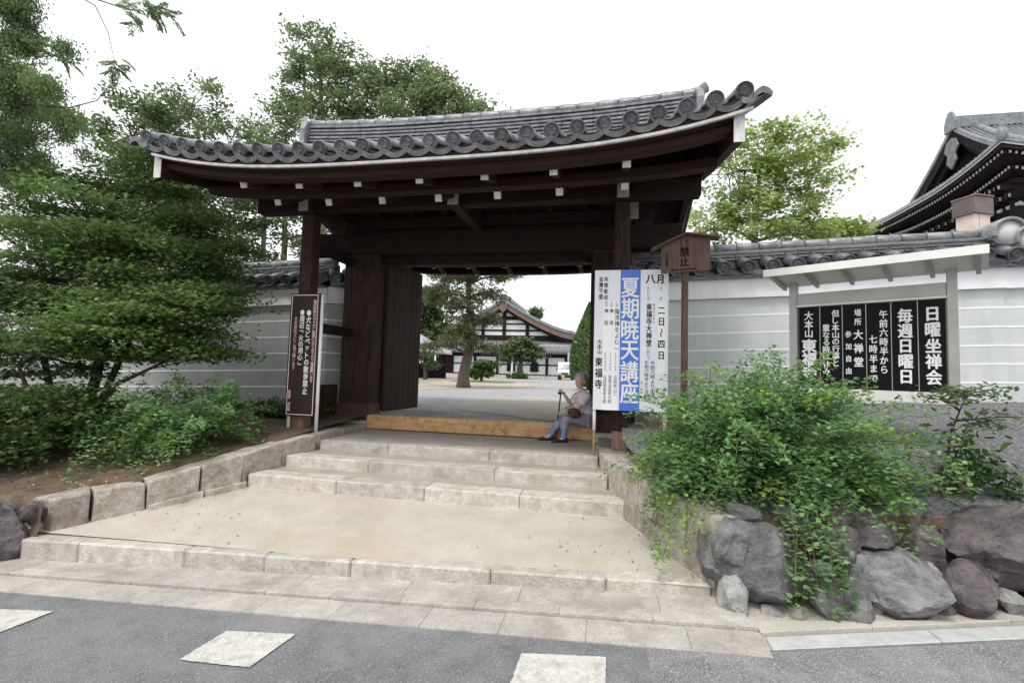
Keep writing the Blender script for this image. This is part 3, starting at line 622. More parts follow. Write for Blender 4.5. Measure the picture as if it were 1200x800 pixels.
# soffit boards and roof body
for d in (-1, 1):
    for i in range(9):
        ya, yb2 = GY+d*lerp(2.9, 0, i/9), GY+d*(lerp(2.9, 0, (i+1)/9)); b = MB(); n = 20
        g = .006*d
        vs = []
        for k in range(n+1):
            x = lerp(-5.6, 1.28, k/n); za, zb_ = rz(x, ya)-.115, rz(x, yb2)-.115
            vs += [(x, ya-g, za), (x, yb2+g, zb_), (x, yb2+g, zb_+.035), (x, ya-g, za+.035)]
        fs = [(0, 1, 2, 3), tuple(n*4+q for q in (3, 2, 1, 0))]+[(k*4+q, k*4+(q+1) % 4, k*4+4+(q+1) % 4, k*4+4+q) for k in range(n) for q in range(4)]
        b.add(vs, fs); b.build('soffit_board', wood_r if i < 3 else wood, gate)
    y = lambda a: GY+d*a
    lo2 = lambda a, c: (min(y(a), y(c)), max(y(a), y(c)))
    e = lo2(2.98, 2.86); curved('eave_board', wood_r, e[0], e[1], 2.276, 2.385)
    e = lo2(3.0, 2.965); curved('eave_strip', stripm, e[0], e[1], 2.24, 2.27, xa=-5.53, xb=1.3)
    e = lo2(2.964, 2.84); curved('eave_backing', wood_r, e[0], e[1], 2.236, 2.273, xa=-5.45, xb=1.14)
    e = lo2(2.86, 2.7); curved('eave_fascia', wood_r, e[0], e[1], 2.165, 2.234, xa=-5.45, xb=1.14, k=.95)
    e = lo2(2.2, 2.04); curved('eave_fascia', wood_r, e[0], e[1], 2.225, 2.33, xa=-5.45, xb=1.14, k=.45)
    for k in range(7):
        x = -4.51+.776*k
        z0 = 2.185+lift(x, .75)
        r = part('rafter', wood, lambda b: b.beam((x, y(2.64), z0), (x, y(1.3), z0+.42), .085, .095), .004)
        part('rafter_end', capw, lambda b: b.beam((x, y(2.655), z0-.005), (x, y(2.641), z0), .087, .097), 0, parent=r)
        z0 = 2.20+lift(x, .6)
        r = part('rafter', wood, lambda b: b.beam((x, y(2.0), z0), (x, y(.15), z0+.86), .085, .1), .004)
        part('rafter_end', capw, lambda b: b.beam((x, y(2.015), z0-.006), (x, y(2.001), z0), .087, .102), 0, parent=r)
    # tile bed (concave courses between the cover rows)
    b = MB()
    for k in range(28):
        xc = -5.728+.2621*k
        b.grid(lambda u, v: (xc+(u-.5)*.2621, y(lerp(3.0, .05, v)), rz(xc+(u-.5)*.2621, y(lerp(3.0, .05, v)))+.02-.05*(1-(2*u-1)**2)), 6, 8)
    b.build('tile_bed', tile, gate, recalc=False, kind='stuff')
# eave tiles
tile_e = mat('eave_tile', (.06, .062, .068), (.15, .153, .162), 9, .42, .3, 30, c3=(.22, .22, .225), c3scale=12, c3amt=.6, rand=.2, spec=.5)  # darker copy of roof_tile; shade on the pan lips put into its colour
DISC = disc_mesh(.085); tomoe(DISC, .083); DISC = DISC.mesh('tile_end', tile_e)
COVER = half_tube(.075, .34, 10).mesh('cover_tile', tile)
PAN = pan_lip(.262, .047, .058, .3).mesh('pan_tile', tile_e)
sl_ = radians(20)
for d in (-1, 1):
    for k in range(27):
        x = -5.597+.2621*k; y = GY+d*3.0; tilt = atan2(lift(x+.05)-lift(x-.05), .1)
        z = rz(x, GY+d*3.0)+.075
        o = inst(COVER, 'cover_tile', gate, (x, y, z), (sl_, 0, 0 if d == -1 else pi))
        inst(DISC, 'tile_end', o, (0, -.004, 0), (0, tilt*.5, 0), local=True)
        for j in range(1, 9):
            ya = GY+d*(3.0-.33*j); yb2 = GY+d*(3.0-.33*(j+1)); 
            p = atan2(rz(x, yb2)-rz(x, ya), .33)
            inst(COVER, 'cover_tile', gate, (x, ya, rz(x, ya)+.075), (p, 0, 0 if d == -1 else pi))
    for k in range(1, 27):
        x = -5.728+.2621*k; tilt = atan2(lift(x+.05)-lift(x-.05), .1)
        inst(PAN, 'pan_tile', gate, (x, GY+d*3.03, rz(x, GY+d*3.0)+.018), (sl_, -tilt if d == -1 else tilt, 0 if d == -1 else pi))
# verge end tiles that curl up at the four corners
VP = [(-.03, -.015), (.03, -.03), (.07, -.005), (.11, .05), (.155, .075), (.2, .06), (.245, .01), (.235, -.035), (.19, .0), (.15, .012), (.115, -.012), (.075, -.065), (.03, -.09), (-.03, -.075)]
for xd, s in ((-5.597, -1), (1.217, 1)):
    for d in (-1, 1):
        b = MB(); n = 10; k = len(VP); vs = []
        for i in range(n+1):
            y = GY+d*lerp(3.03, .1, i/n); z0 = rz(X0 if s < 0 else X1, GY+d*lerp(3.0, .1, i/n))
            vs += [(xd+s*px, y, z0+pz+.02) for px, pz in VP]
        fs = [tuple(range(k)), tuple(n*k+q for q in range(k-1, -1, -1))]+[(i*k+q, i*k+(q+1) % k, (i+1)*k+(q+1) % k, (i+1)*k+q) for i in range(n) for q in range(k)]
        b.add(vs, fs); b.build('verge_tile', tile_e, gate)
# ridge: six courses of flat tiles and a row of caps
def rid(x): return 3.80+.12*abs((x-GX)/3.55)**2.6
NOSHI = MB().box(-.2485, .2485, -.2, .2, 0, .04).mesh('ridge_tile', tile, bevel=.006)
RCAP = MB(); RCAP.lathe([(.088, -.17), (.096, -.16), (.09, .1), (.08, .16)], (0, 0, 0), 12, 'x'); RCAP = RCAP.mesh('ridge_cap_tile', tile)
RX0, RX1 = -5.44, 1.26
for lay in range(7):
    nn = 12; off = 0; wd_ = (RX1-RX0-.1)/13
    for i in range(nn+1):
        x = RX0+.05+wd_*(i+.5)
        if x > RX1-.1: continue
        a = atan2(rid(x+.1)-rid(x-.1), .2); s = 1-.05*lay+(.06 if lay in (0, 6) else 0)
        inst(NOSHI, 'ridge_tile', gate, (x, GY+random.uniform(-.006, .006), rid(x)+lay*.068), (0, -a, 0), (wd_/.5, s, 1))
curvecore = MB()
for i in range(20):
    a, c = lerp(RX0+.02, RX1-.02, i/20), lerp(RX0+.02, RX1-.02, (i+1)/20)
    curvecore.hexa([(a, GY-.11, rid(a)-.3), (c, GY-.11, rid(c)-.3), (c, GY+.11, rid(c)-.3), (a, GY+.11, rid(a)-.3), (a, GY-.1, rid(a)+.47), (c, GY-.1, rid(c)+.47), (c, GY+.1, rid(c)+.47), (a, GY+.1, rid(a)+.47)])
curvecore.build('ridge_core', mat('dark_mortar', (.05, .05, .052), (.08, .08, .082), 6, .9), gate)
for i in range(21):
    x = RX0+.17+.325*i; a = atan2(rid(x+.1)-rid(x-.1), .2); inst(RCAP, 'ridge_cap_tile', gate, (x, GY, rid(x)+.52), (0, -a, 0))
for s, x in ((-1, RX0), (1, RX1)):
    b = MB(); z = rid(x)
    b.prism([(-.3, -.12), (.3, -.12), (.34, .02), (.26, .12), (.27, .34), (.2, .5), (.1, .56), (-.1, .56), (-.2, .5), (-.27, .34), (-.26, .12), (-.34, .02)], -.05, .06, axis='x')
    b.v = [(x+s*.03+px, GY+py, z+pz) for px, py, pz in b.v]; o = b.build('end_tile', tile, gate, bevel=.012)
    b = MB(); b.tube([(x-s*.1, GY, z+.53), (x+s*.06, GY, z+.57), (x+s*.16, GY, z+.63)], [.07, .075, .085], 12); b.build('end_tile_horn', tile, o)
part('side_board', wood, lambda b: b.box(.30, .335, 6.64, 7.74, -.93, .62), .004)
part('side_board', wood, lambda b: b.box(-4.665, -4.63, 6.64, 7.74, -.93, -.3), .004)
# threshold beam and door leaves
part('threshold_beam', wood_n, lambda b: b.box(-3.98, -.24, 7.58, 7.82, -1.015, -.79), .012)
for sx, hx, rzang in ((1, -3.99, radians(84)), (-1, -.3, radians(104))):
    leaf = bpy.data.objects.new('door_leaf', None); COL.objects.link(leaf); leaf.parent = gate
    leaf.location = Vector((hx, 8.16, 0))-LOC[gate]; leaf.rotation_euler = (0, 0, rzang if sx == 1 else -rzang+radians(0)); LOC[leaf] = Vector()
    wd = 1.28; nb = 6
    for i in range(nb):
        b = MB(); xa, xb = sx*wd*i/nb, sx*wd*(i+1)/nb; b.box(min(xa, xb)+.003, max(xa, xb)-.003, -.03, .03, -.78, 1.95); b.build('plank', wood, leaf, bevel=.006, local=True)
    for z in (-.55, .6, 1.75):
        b = MB(); b.box(min(0, sx*wd), max(0, sx*wd), .032, .09, z-.06, z+.06); b.build('ledge', wood, leaf, bevel=.006, local=True)

# ------------------------------------------------------------------ lettering
_dg = None
VERT = {'「': '﹁', '」': '﹂', '『': '﹃', '』': '﹄', '（': '︵', '）': '︶', 'ー': '︱'}
GL = {}
def glyph(ch):
    if ch in GL: return GL[ch]
    cu = bpy.data.curves.new('lettering', 'FONT'); cu.body = VERT.get(ch, ch); cu.resolution_u = 3
    o = bpy.data.objects.new('lettering', cu); COL.objects.link(o)
    dg = bpy.context.evaluated_depsgraph_get(); me = bpy.data.meshes.new_from_object(o.evaluated_get(dg))
    v = np.empty(len(me.vertices)*3); me.vertices.foreach_get('co', v); v = v.reshape(-1, 3)[:, :2]
    f = [tuple(p.vertices) for p in me.polygons]
    bpy.data.objects.remove(o); bpy.data.curves.remove(cu); bpy.data.meshes.remove(me)
    GL[ch] = (v, f); return GL[ch]
SMALL = set('ぁぃぅぇぉっゃゅょッャュョ')
def column(parent, text, x0, x1, z1, z0, m, y=-.003, weight=.03, name='lettering'):
    """vertical column of characters filling the box x0..x1, z1 (top)..z0 (bottom) on the local plane y"""
    b = MB(); n = len(text); h = (z1-z0)/n; w = x1-x0; cx = (x0+x1)/2
    offs = [(0, 0)] if weight <= 0 else [(-1, 0), (1, 0), (0, .8), (0, -.8)]
    for i, ch in enumerate(text):
        if ch in ' 　': continue
        v, f = glyph(ch)
        if len(v) == 0: continue
        lo, hi = v.min(0), v.max(0); c = (lo+hi)/2; em = .92
        sx = w/em; rotg = ch == '〜'; sz = min(h*.97, w*1.25)/em
        if ch in SMALL: sx *= .9; sz *= .9
        zc = z1-(i+.5)*h
        for q, (ox, oz) in enumerate(offs):
            P = [((p[1]-c[1] if rotg else p[0]-c[0])*sx+cx+ox*weight*w*.5, y-q*.0002, (c[0]-p[0] if rotg else p[1]-c[1])*sz+zc+oz*weight*w*.5) for p in v]
            b.add(P, f)
    return b.build(name, m, parent, local=True, recalc=False)

# ------------------------------------------------------------------ white lecture banner on the right front post
HW, HH = .905, 1.77
sg = thing('signboard', 'tall white lecture banner with a broad blue stripe of white characters on the gate post', 'signboard', (-.2, 6.25, -1.0))
BZ = .555     # board foot above the thing's origin
b = MB(); b.box(0, HW, 0, .03, BZ, BZ+HH); b.build('board', white, sg, local=True, bevel=.003)
U = lambda px: (px-36)/376*HW
V = lambda py: BZ+HH-(py-30)/730*HH
def paper(x0, x1, y0, y1, m, d=.0015, name='paper_strip'):
    b = MB(); b.box(U(x0), U(x1), -d, -.0002, V(y1), V(y0)); return b.build(name, m, sg, local=True, recalc=True)
b = MB(); b.box(U(170), U(272), -.0012, .0312, BZ-.001, BZ+HH+.001); b.build('blue_band', blue, sg, local=True)
paper(82, 160, 190, 760, whitep); paper(360, 398, 208, 565, whitep)
def C(t, x0, x1, y0, y1, m=ink, wt=.03): column(sg, t, U(x0), U(x1), V(y0), V(y1), m, weight=wt)
C('夏期暁天講座', 176, 264, 70, 722, inkw, .05)
C('八', 298, 346, 54, 106, ink, .05); C('月', 350, 388, 56, 106, ink, .07); C('と き', 366, 382, 118, 195, ink, 0); C('二日〜四日', 361, 395, 214, 502, ink, .06)
C('ところ', 303, 321, 115, 195, ink, 0); C('東福寺大禅堂', 302, 330, 206, 428, ink, .05); C('において', 306, 324, 430, 496, ink, 0)
C('臨済宗大本山', 335, 345, 205, 312, ink, 0); C('午前六時より坐禅', 325, 348, 500, 690, ink, 0); C('午前六時半より法話', 296, 317, 500, 690, ink, 0); C('約一時間', 277, 287, 606, 672, ink, 0)
C('来聴歓迎', 85, 105, 62, 190); C('会費不要', 58, 80, 62, 188)
C('二日', 146, 160, 194, 226, ink, 0); C('臨済禅をよむ」', 143, 165, 232, 455, ink, .02); C('三日', 118, 132, 194, 224, ink, 0); C('禅 話', 117, 135, 230, 322, ink, .02)
C('四日', 91, 105, 194, 224, ink, 0); C('禅 話', 89, 108, 230, 322, ink, .02); C('花園大学教授', 146, 154, 462, 560, ink, 0); C('法話本山八', 140, 158, 580, 690, ink, 0)
C('大本山宗務総長', 119, 127, 462, 560, ink, 0); C('管長法話老大師', 113, 131, 580, 726, ink, 0); C('臨済宗東福寺派', 93, 101, 462, 560, ink, 0); C('法話管長老大師', 87, 104, 580, 728, ink, 0)
C('大本山', 54, 78, 394, 472, ink, .02); C('東福寺', 45, 82, 484, 656, ink, .05)
for x, r in ((.02, .018), (HW-.03, .018)):
    b = MB(); b.tube([(x, .052, -.02), (x, .052, BZ+HH-.05)], .017, 10); o = b.build('pole', pole_w, sg, local=True)
    b = MB(); b.tube([(x, .052, BZ-.26), (x, .052, BZ+.1)], .021, 10); b.build('pole_sleeve', pipe, o, local=True)

# ------------------------------------------------------------------ brown rule board on the left front post
sg = thing('signboard', 'narrow brown board with white and pink characters forbidding dog walks at the gate post', 'signboard', (-4.60, 6.31, -.96))
W2, H2 = .47, 1.78; B2 = .235
b = MB(); b.box(0, W2, 0, .03, B2, B2+H2); b.build('board', brown, sg, local=True, bevel=.003)
for (x0, x1, z0, z1) in ((.022, W2-.022, .022, .03), (.022, W2-.022, H2-.03, H2-.022), (.022, .03, .0305, H2-.0305), (W2-.03, W2-.022, .0305, H2-.0305)):
    b = MB(); b.box(x0, x1, -.002, -.0002, B2+z0, B2+z1); b.build('border', inkw, sg, local=True)
V2 = lambda py: B2+H2-(py-62)/630*H2
def C2(t, u0, u1, y0, y1, m, wt=.04): column(sg, t, u0*W2, u1*W2, V2(y0), V2(y1), m, weight=wt)
C2('境内参拝の方々のご迷惑になりますので遠慮願います', .80, .91, 96, 520, inkp, .06)
C2('●犬などペットの散歩禁止', .575, .74, 145, 580, inkw, .06); C2('●周辺「火の用心」', .35, .51, 145, 440, inkw, .06)
C2('文化財防火にご協力願います', .17, .27, 184, 458, inkp, .05); C2('東福寺 消防署', .08, .18, 560, 668, inkp, .05)
for x in (.035, W2+.012):
    b = MB(); b.tube([(x, .052, -.12), (x, .052, B2+H2-.02)], .026, 10); b.build('pole', pipe, sg, local=True)

# ------------------------------------------------------------------ small roofed wooden notice on a post
sg = thing('wooden_notice', 'small roofed wooden notice board on a thin post above the white banner', 'notice board', (.86, 6.0, -.8), radians(0))
b = MB(); b.tube([(0, .02, -.2), (.005, .02, 2.1)], .04, 8); b.build('post', wood_d, sg, local=True)
Z = .8
b = MB(); b.prism([(-.275, 1.215+Z), (.28, 1.25+Z), (.28, 1.63+Z), (.005, 1.665+Z), (-.275, 1.53+Z)], -.03, -.005); b.build('board', wood_d, sg, local=True, bevel=.003)
for (x0, z0, x1, z1) in ((-.39, 1.50, .0, 1.685), (-.0, 1.685, .38, 1.625)):
    b = MB(); b.beam((x0, -.02, z0+Z), (x1, -.02, z1+Z), .17, .018); b.build('roof_board', wood_d, sg, local=True, bevel=.003)
column(sg, '禁止', -.06, .045, 1.53+Z, 1.30+Z, ink, y=-.033, weight=.06)
for t, x0, x1, z1, z0 in (('ペットの', -.065, -.03, 1.64, 1.54), ('ため入山', 0, .035, 1.645, 1.54), ('大本山東福寺', -.225, -.195, 1.48, 1.30), ):
    column(sg, t, x0, x1, z1+Z, z0+Z, ink, y=-.033, weight=.03)
b = MB()
for i in range(9):
    b.box(-.16+i*.033, -.138+i*.033, -.0335, -.0305, 1.243+Z+i*.002, 1.262+Z+i*.002)
b.build('small_print', ink, sg, local=True)

# ------------------------------------------------------------------ glazed notice board right of the gate
nb = thing('notice_board', 'metal framed notice board with black panels of white characters under a slanting metal roof', 'notice board', (2.10, 6.18, -.62), radians(-33))
L_ = 1.375; q = .62
for x in (0, L_):
    b = MB(); b.box(x-.04, x+.04, -.03, .05, -.25, 1.13+q); b.build('post', alu, nb, local=True, bevel=.004)
b = MB(); b.box(.041, L_-.041, -.02, .05, .86+q, .99+q); b.build('top_rail', alu, nb, local=True, bevel=.003)
b = MB(); b.box(.041, L_-.041, -.03, .05, .835+q, .858+q); b.build('glazing_bar', alu_w, nb, local=True)
b = MB(); b.box(.041, L_-.041, -.02, .05, -.2+q, -.09+q); b.build('bottom_rail', alu_w, nb, local=True, bevel=.003)
b = MB(); b.box(.041, L_-.041, .03, .05, -.0885+q, .834+q); b.build('back_panel', alu, nb, local=True)
NP = 6; pw = (L_-.1)/NP; z0, z1 = -.082+q, .828+q
for i in range(NP):
    x0 = .05+i*pw
    b = MB(); b.box(x0+.004, x0+pw-.004, -.0, .028, z0, z1); b.build('panel', blackb, nb, local=True, bevel=.002)
    if i: 
        b = MB(); b.box(x0-.0035, x0+.0035, -.006, .0, z0, z1); b.build('divider', alu, nb, local=True)
def C3(t, p, u0, u1, v0, v1, wt=.06):
    x0 = .05+p*pw; column(nb, t, x0+u0*pw, x0+u1*pw, z1-v0*(z1-z0), z1-v1*(z1-z0), inkw, y=-.003, weight=wt)
C3('日曜坐禅会', 5, .26, .80, .07, .93, .08); C3('毎週日曜日', 4, .26, .8, .075, .93, .08)
C3('午前六時半から', 3, .54, .86, .08, .82); C3('七時半まで', 3, .12, .44, .36, .93)
C3('場所', 2, .52, .80, .045, .26); C3('大禅堂', 2, .48, .86, .28, .76, .08); C3('参加自由', 2, .12, .38, .28, .86)
C3('但し本山の行事と', 1, .54, .86, .05, .74); C3('重なる時は休み', 1, .12, .44, .22, .84)
C3('大本山', 0, .28, .68, .05, .38); C3('東福寺', 0, .16, .82, .4, .9, .1)
b = MB(); b.prism([(-.50, 1.18+q), (.12, 1.10+q), (.12, 1.118+q), (-.50, 1.20+q)], -.17, L_+.26, axis='x'); 
# prism on axis x takes (y, z) pairs
b.build('roof_sheet', alu_w, nb, local=True)
b = MB(); b.box(-.175, L_+.265, -.512, -.50, 1.135+q, 1.215+q); b.build('roof_edge', alu_w, nb, local=True, bevel=.002)
for i in range(6):
    x = -.11+(L_+.3)*i/5; b = MB(); b.prism([(-.49, 1.14+q), (.1, 1.06+q), (.1, 1.098+q), (-.49, 1.176+q)], x-.018, x+.018, axis='x'); b.build('roof_bracket', alu, nb, local=True)

# ------------------------------------------------------------------ the woman resting on the threshold beam
DZ = -.015
P = lambda x, y, z: Vector((x, y, z+DZ))
def skin(name, verts, edges, radii, mats, parent, sub=2, keep=False):
    me = bpy.data.meshes.new(name); me.from_pydata([tuple(v) for v in verts], edges, []); o = bpy.data.objects.new(name, me); COL.objects.link(o)
    sk = o.modifiers.new('skin', 'SKIN'); sk.use_smooth_shade = True; sk.branch_smoothing = .6
    for i, r in enumerate(radii):
        r = r if hasattr(r, '__len__') else (r, r); me.skin_vertices[0].data[i].radius = r
    me.skin_vertices[0].data[0].use_root = True
    sb = o.modifiers.new('sub', 'SUBSURF'); sb.levels = sub; sb.render_levels = sub
    dg = bpy.context.evaluated_depsgraph_get(); m2 = bpy.data.meshes.new_from_object(o.evaluated_get(dg)); bpy.data.objects.remove(o)
    return m2
def chain_mesh(chains):
    V_, E_, R_ = [], [], []
    idx = {}
    for ch in chains:
        prev = None
        for p, r in ch:
            k = tuple(round(c, 4) for c in p)
            if k not in idx: idx[k] = len(V_); V_.append(Vector(p)); R_.append(r)
            i = idx[k]
            if prev is not None: E_.append((prev, i))
            prev = i
    return V_, E_, R_
def join_meshes(mesh_list):
    b = MB()
    for m in mesh_list: b.add([v.co.copy() for v in m.vertices], [tuple(p.vertices) for p in m.polygons], 0, True)
    return b
def remesh(b, vox, smooth=3):
    me = b.mesh('tmp', [], recalc=False); o = bpy.data.objects.new('tmp', me); COL.objects.link(o)
    r = o.modifiers.new('r', 'REMESH'); r.mode = 'VOXEL'; r.voxel_size = vox
    s_ = o.modifiers.new('s', 'SMOOTH'); s_.iterations = smooth; s_.factor = .5
    dg = bpy.context.evaluated_depsgraph_get(); m2 = bpy.data.meshes.new_from_object(o.evaluated_get(dg)); bpy.data.objects.remove(o)
    m2.polygons.foreach_set('use_smooth', [True]*len(m2.polygons)); return m2
skinm = mat('skin', (.55, .35, .26), (.62, .42, .32), 14, .55)
shirt = mat('shirt_cloth', (.7, .63, .66), (.8, .74, .76), 30, .85, 1.2, 14, c3=(.5, .36, .4), c3scale=26, c3amt=.6)
trous = mat('trouser_cloth', (.25, .24, .34), (.34, .33, .43), 10, .85, 1.2, 12)
sockm = mat('blue_sock', (.13, .24, .52), (.18, .3, .6), 40, .9)
shoem = mat('black_shoe', (.012, .012, .014), (.03, .03, .032), 8, .5)
hairm = mat('grey_hair', (.28, .27, .26), (.5, .48, .46), 30, .7, .8, 90, stretch=(1, 1, .4))
leather = mat('brown_leather', (.06, .025, .018), (.1, .045, .03), 9, .45, .3, 40)
per = thing('person', 'elderly seated woman in a pale pink blouse and mauve trousers leaning on a cane', 'person', (-.45, 7.5, -1.02))
pel = P(-.35, 7.62, -.66); wst = P(-.335, 7.62, -.5); chs = P(-.355, 7.61, -.36); nkb = P(-.395, 7.6, -.255); nk2 = P(-.41, 7.585, -.2)
Ls, Rs = P(-.31, 7.47, -.315), P(-.49, 7.735, -.315)
Le, Re = P(-.425, 7.35, -.475), P(-.585, 7.68, -.475)
Lh, Rh = P(-.625, 7.33, -.565), P(-.685, 7.57, -.295)
Lhp, Rhp = P(-.36, 7.51, -.69), P(-.38, 7.71, -.69)
Lk, Rk = P(-.645, 7.36, -.665), P(-.715, 7.56, -.69)
La, Ra = P(-.65, 7.31, -.925), P(-.865, 7.46, -.92)
def mid(a, b, t=.5): return a+(b-a)*t
ch = [[(pel, .1), (wst, .1), (chs, .1), (nkb, .055), (nk2, .05)],
      [(chs, .1), (Ls, .052), (mid(Ls, Le), .043), (Le, .035), (mid(Le, Lh, .6), .03), (mid(Le, Lh, .93), .023)],
      [(chs, .1), (Rs, .052), (mid(Rs, Re), .043), (Re, .035), (mid(Re, Rh, .6), .03), (mid(Re, Rh, .93), .022)],
      [(pel, .1), (Lhp, .085), (mid(Lhp, Lk), .075), (Lk, .056), (mid(Lk, La, .45), .05), (La, .034), (La+Vector((-.03, -.015, -.045)), .035), (La+Vector((-.1, -.05, -.06)), .03)],
      [(pel, .1), (Rhp, .085), (mid(Rhp, Rk), .075), (Rk, .056), (mid(Rk, Ra, .45), .05), (Ra, .034), (Ra+Vector((-.03, -.01, -.045)), .035), (Ra+Vector((-.11, -.03, -.055)), .03)]]
m1 = skin('b', *chain_mesh(ch), None, None)
hd = P(-.435, 7.565, -.105)
f_ = Vector((-.5, -.85, -.12)).normalized(); upv = Vector((-.05, -.03, 1)); sdv = f_.cross(upv).normalized(); upv = sdv.cross(f_)
HR = Matrix((f_, -sdv, upv)).transposed(); he = HR.to_euler()
def hp(a, s_, u): return hd+HR@Vector((a, s_, u))
hb = MB(); hb.ball(hp(-.008, 0, .025), (.092, .074, .088), 20, 14, rot=he); hb.ball(hp(.022, 0, -.03), (.066, .06, .078), 18, 12, rot=he)
hb.ball(hp(.085, 0, -.018), (.018, .016, .022), 10, 8, rot=he); hb.ball(hp(.078, 0, .008), (.011, .01, .03), 8, 8, rot=he)       # nose
hb.ball(hp(.066, 0, -.062), (.02, .03, .011), 10, 8, rot=he); hb.ball(hp(.062, 0, -.092), (.022, .026, .016), 10, 8, rot=he)       # lips, chin
for s_ in (-1, 1):
    hb.ball(hp(-.005, s_*.076, -.008), (.02, .011, .034), 8, 8, rot=he)      # ears
    hb.ball(hp(.058, s_*.036, -.022), (.024, .022, .02), 8, 8, rot=he)      # cheeks
    hb.ball(hp(.07, s_*.03, .028), (.012, .025, .008), 8, 6, rot=he)       # brows
def hand(wrist, palm_c, fdir, pdir, grip):
    """palm and five separate skinned fingers; fdir = along the fingers, pdir = out of the back of the hand"""
    fdir = fdir.normalized(); side = fdir.cross(pdir).normalized(); pdir = side.cross(fdir)
    hm = MB(); R_ = Matrix((fdir, side, pdir)).transposed().to_euler()
    hm.ball(palm_c, (.045, .036, .017), 12, 8, rot=R_); hm.tube([wrist, palm_c-fdir*.02], [.022, .024], 10)
    for k, ln in enumerate((.066, .075, .07, .055)):
        base = palm_c+fdir*.034+side*(.027-.018*k); pts = [base-fdir*.02]; d = fdir.copy(); p = base; pts.append(p)
        for sgm in range(3):
            d = (Matrix.Rotation(grip[sgm]*(1+.08*k), 3, side)@d); p = p+d*ln/3*(1.2 if sgm == 0 else .9); pts.append(p)
        hm.tube(pts, [.009, .0095, .0088, .008, .0062], 8)
    b0 = palm_c-fdir*.015+side*.03; t1 = b0+(fdir*.6+side*.7-pdir*.3)*.03; t2 = t1+(fdir*.9+side*.05-pdir*.45)*.03
    hm.tube([b0-side*.015, b0, t1, t2], [.013, .012, .0105, .008], 8)
    return hm
hl = hand(mid(Le, Lh, .9), Lh+Vector((-.035, .012, -.012)), Vector((-.85, .35, -.35)), Vector((-.3, -.25, .9)), (.25, .3, .25))
hr_ = hand(mid(Re, Rh, .9), Rh+Vector((-.02, -.012, .012)), Vector((-.6, -.75, .1)), Vector((-.3, .1, .95)), (.75, .95, .7))
bb = join_meshes([m1]); 
for extra in (hb, hl, hr_): bb.add(extra.v, extra.f, 0, True)
body = remesh(bb, .006, 2); body.name = 'body'; body.materials.append(skinm)
inst(body, 'body', per, LOC[per]); body.transform(Matrix.Translation(-LOC[per]))
def cloth(name, chains, m, vox=.009, extra=None, sm=3, parent=None):
    g = skin('c', *chain_mesh(chains), None, None); b = join_meshes([g])
    if extra: b.add(extra.v, extra.f, 0, True)
    me = remesh(b, vox, sm); me.name = name; me.materials.append(m); me.transform(Matrix.Translation(-LOC[per])); return inst(me, name, per, LOC[per])
ex = MB(); ex.ball(mid(chs, wst, .4)+Vector((-.02, 0, 0)), (.125, .155, .165), 18, 14, rot=Euler((0, .12, .45))); ex.ball(mid(wst, pel, .4), (.13, .15, .13), 18, 12, rot=Euler((0, 0, .4)))
o = cloth('blouse', [[(pel+Vector((0, 0, .03)), .12), (wst, .118), (chs, .112), (nkb+Vector((0, 0, -.015)), .066)],
                 [(chs, .112), (Ls, .074), (mid(Ls, Le, .5), .066), (mid(Ls, Le, .93), .062)], [(chs, .112), (Rs, .074), (mid(Rs, Re, .5), .066), (mid(Rs, Re, .93), .062)]], shirt, extra=ex)
cl = MB(); cl.tube([nkb+HR@Vector((.05*cos(t)-.0, .06*sin(t), .01+.0*t-.03*max(0, cos(t)))) for t in [k*pi/6-pi for k in range(13)]], .014, 6); me_ = cl.build('collar', shirt, per)
bt = MB()
for k in range(3):
    c = mid(nkb, wst, .18+.24*k)+Vector((-.118, -.075, 0)); bt.ball(c, .008, 8, 6)
bt.build('button', shoem, per)
cloth('trousers', [[(pel, .118), (Lhp, .1), (mid(Lhp, Lk), .09), (Lk, .073), (mid(Lk, La, .45), .068), (mid(Lk, La, .74), .066)], [(pel, .118), (Rhp, .1), (mid(Rhp, Rk), .09), (Rk, .073), (mid(Rk, Ra, .45), .068), (mid(Rk, Ra, .74), .066)]], trous)
for K, A_, ft in ((Lk, La, Vector((-.88, -.44, 0))), (Rk, Ra, Vector((-.97, -.2, 0)))):
    s1 = MB(); s1.tube([mid(K, A_, .62), mid(K, A_, .8), A_, A_+Vector((-.01, 0, -.04))], [.046, .042, .041, .042], 12); so_ = s1.build('sock', sockm, per)
    ft = ft.normalized(); sd2 = Vector((-ft.y, ft.x, 0)); g0 = Vector((A_.x, A_.y, -1.026))
    prof = [(-.06, .028, .062), (-.045, .036, .078), (0, .037, .07), (.05, .037, .062), (.1, .042, .058), (.145, .041, .048), (.178, .03, .038), (.192, .012, .026)]
    b = MB(); n = 12; vs = []
    for t, wv, hv in prof:
        for k in range(n):
            a = 2*pi*k/n; zz = max(0, (sin(a)*.5+.5)*hv*1.0); vs.append(g0+ft*t+sd2*cos(a)*wv*(1 if sin(a) > -.3 else 1.05)+Vector((0, 0, zz)))
    m_ = len(prof); fs = [(i*n+k, i*n+(k+1) % n, (i+1)*n+(k+1) % n, (i+1)*n+k) for i in range(m_-1) for k in range(n)]+[tuple(range(n)), tuple((m_-1)*n+k for k in range(n-1, -1, -1))]
    b.add(vs, fs, 0, True); b.build('shoe', shoem, per)
hr2 = MB(); hr2.ball(hp(-.026, 0, .045), (.096, .086, .09), 24, 16, rot=he); hr2.ball(hp(-.05, 0, 0), (.066, .08, .085), 18, 12, rot=he)
rnd = random.Random(5)
for k in range(60):
    a, e_ = rnd.uniform(0, 2*pi), rnd.uniform(.1, 1.5); d = Vector((cos(a)*cos(e_), sin(a)*cos(e_), sin(e_))); hr2.ball(hp(-.028+.09*d.x, .08*d.y, .045+.085*d.z), rnd.uniform(.014, .024), 6, 5)
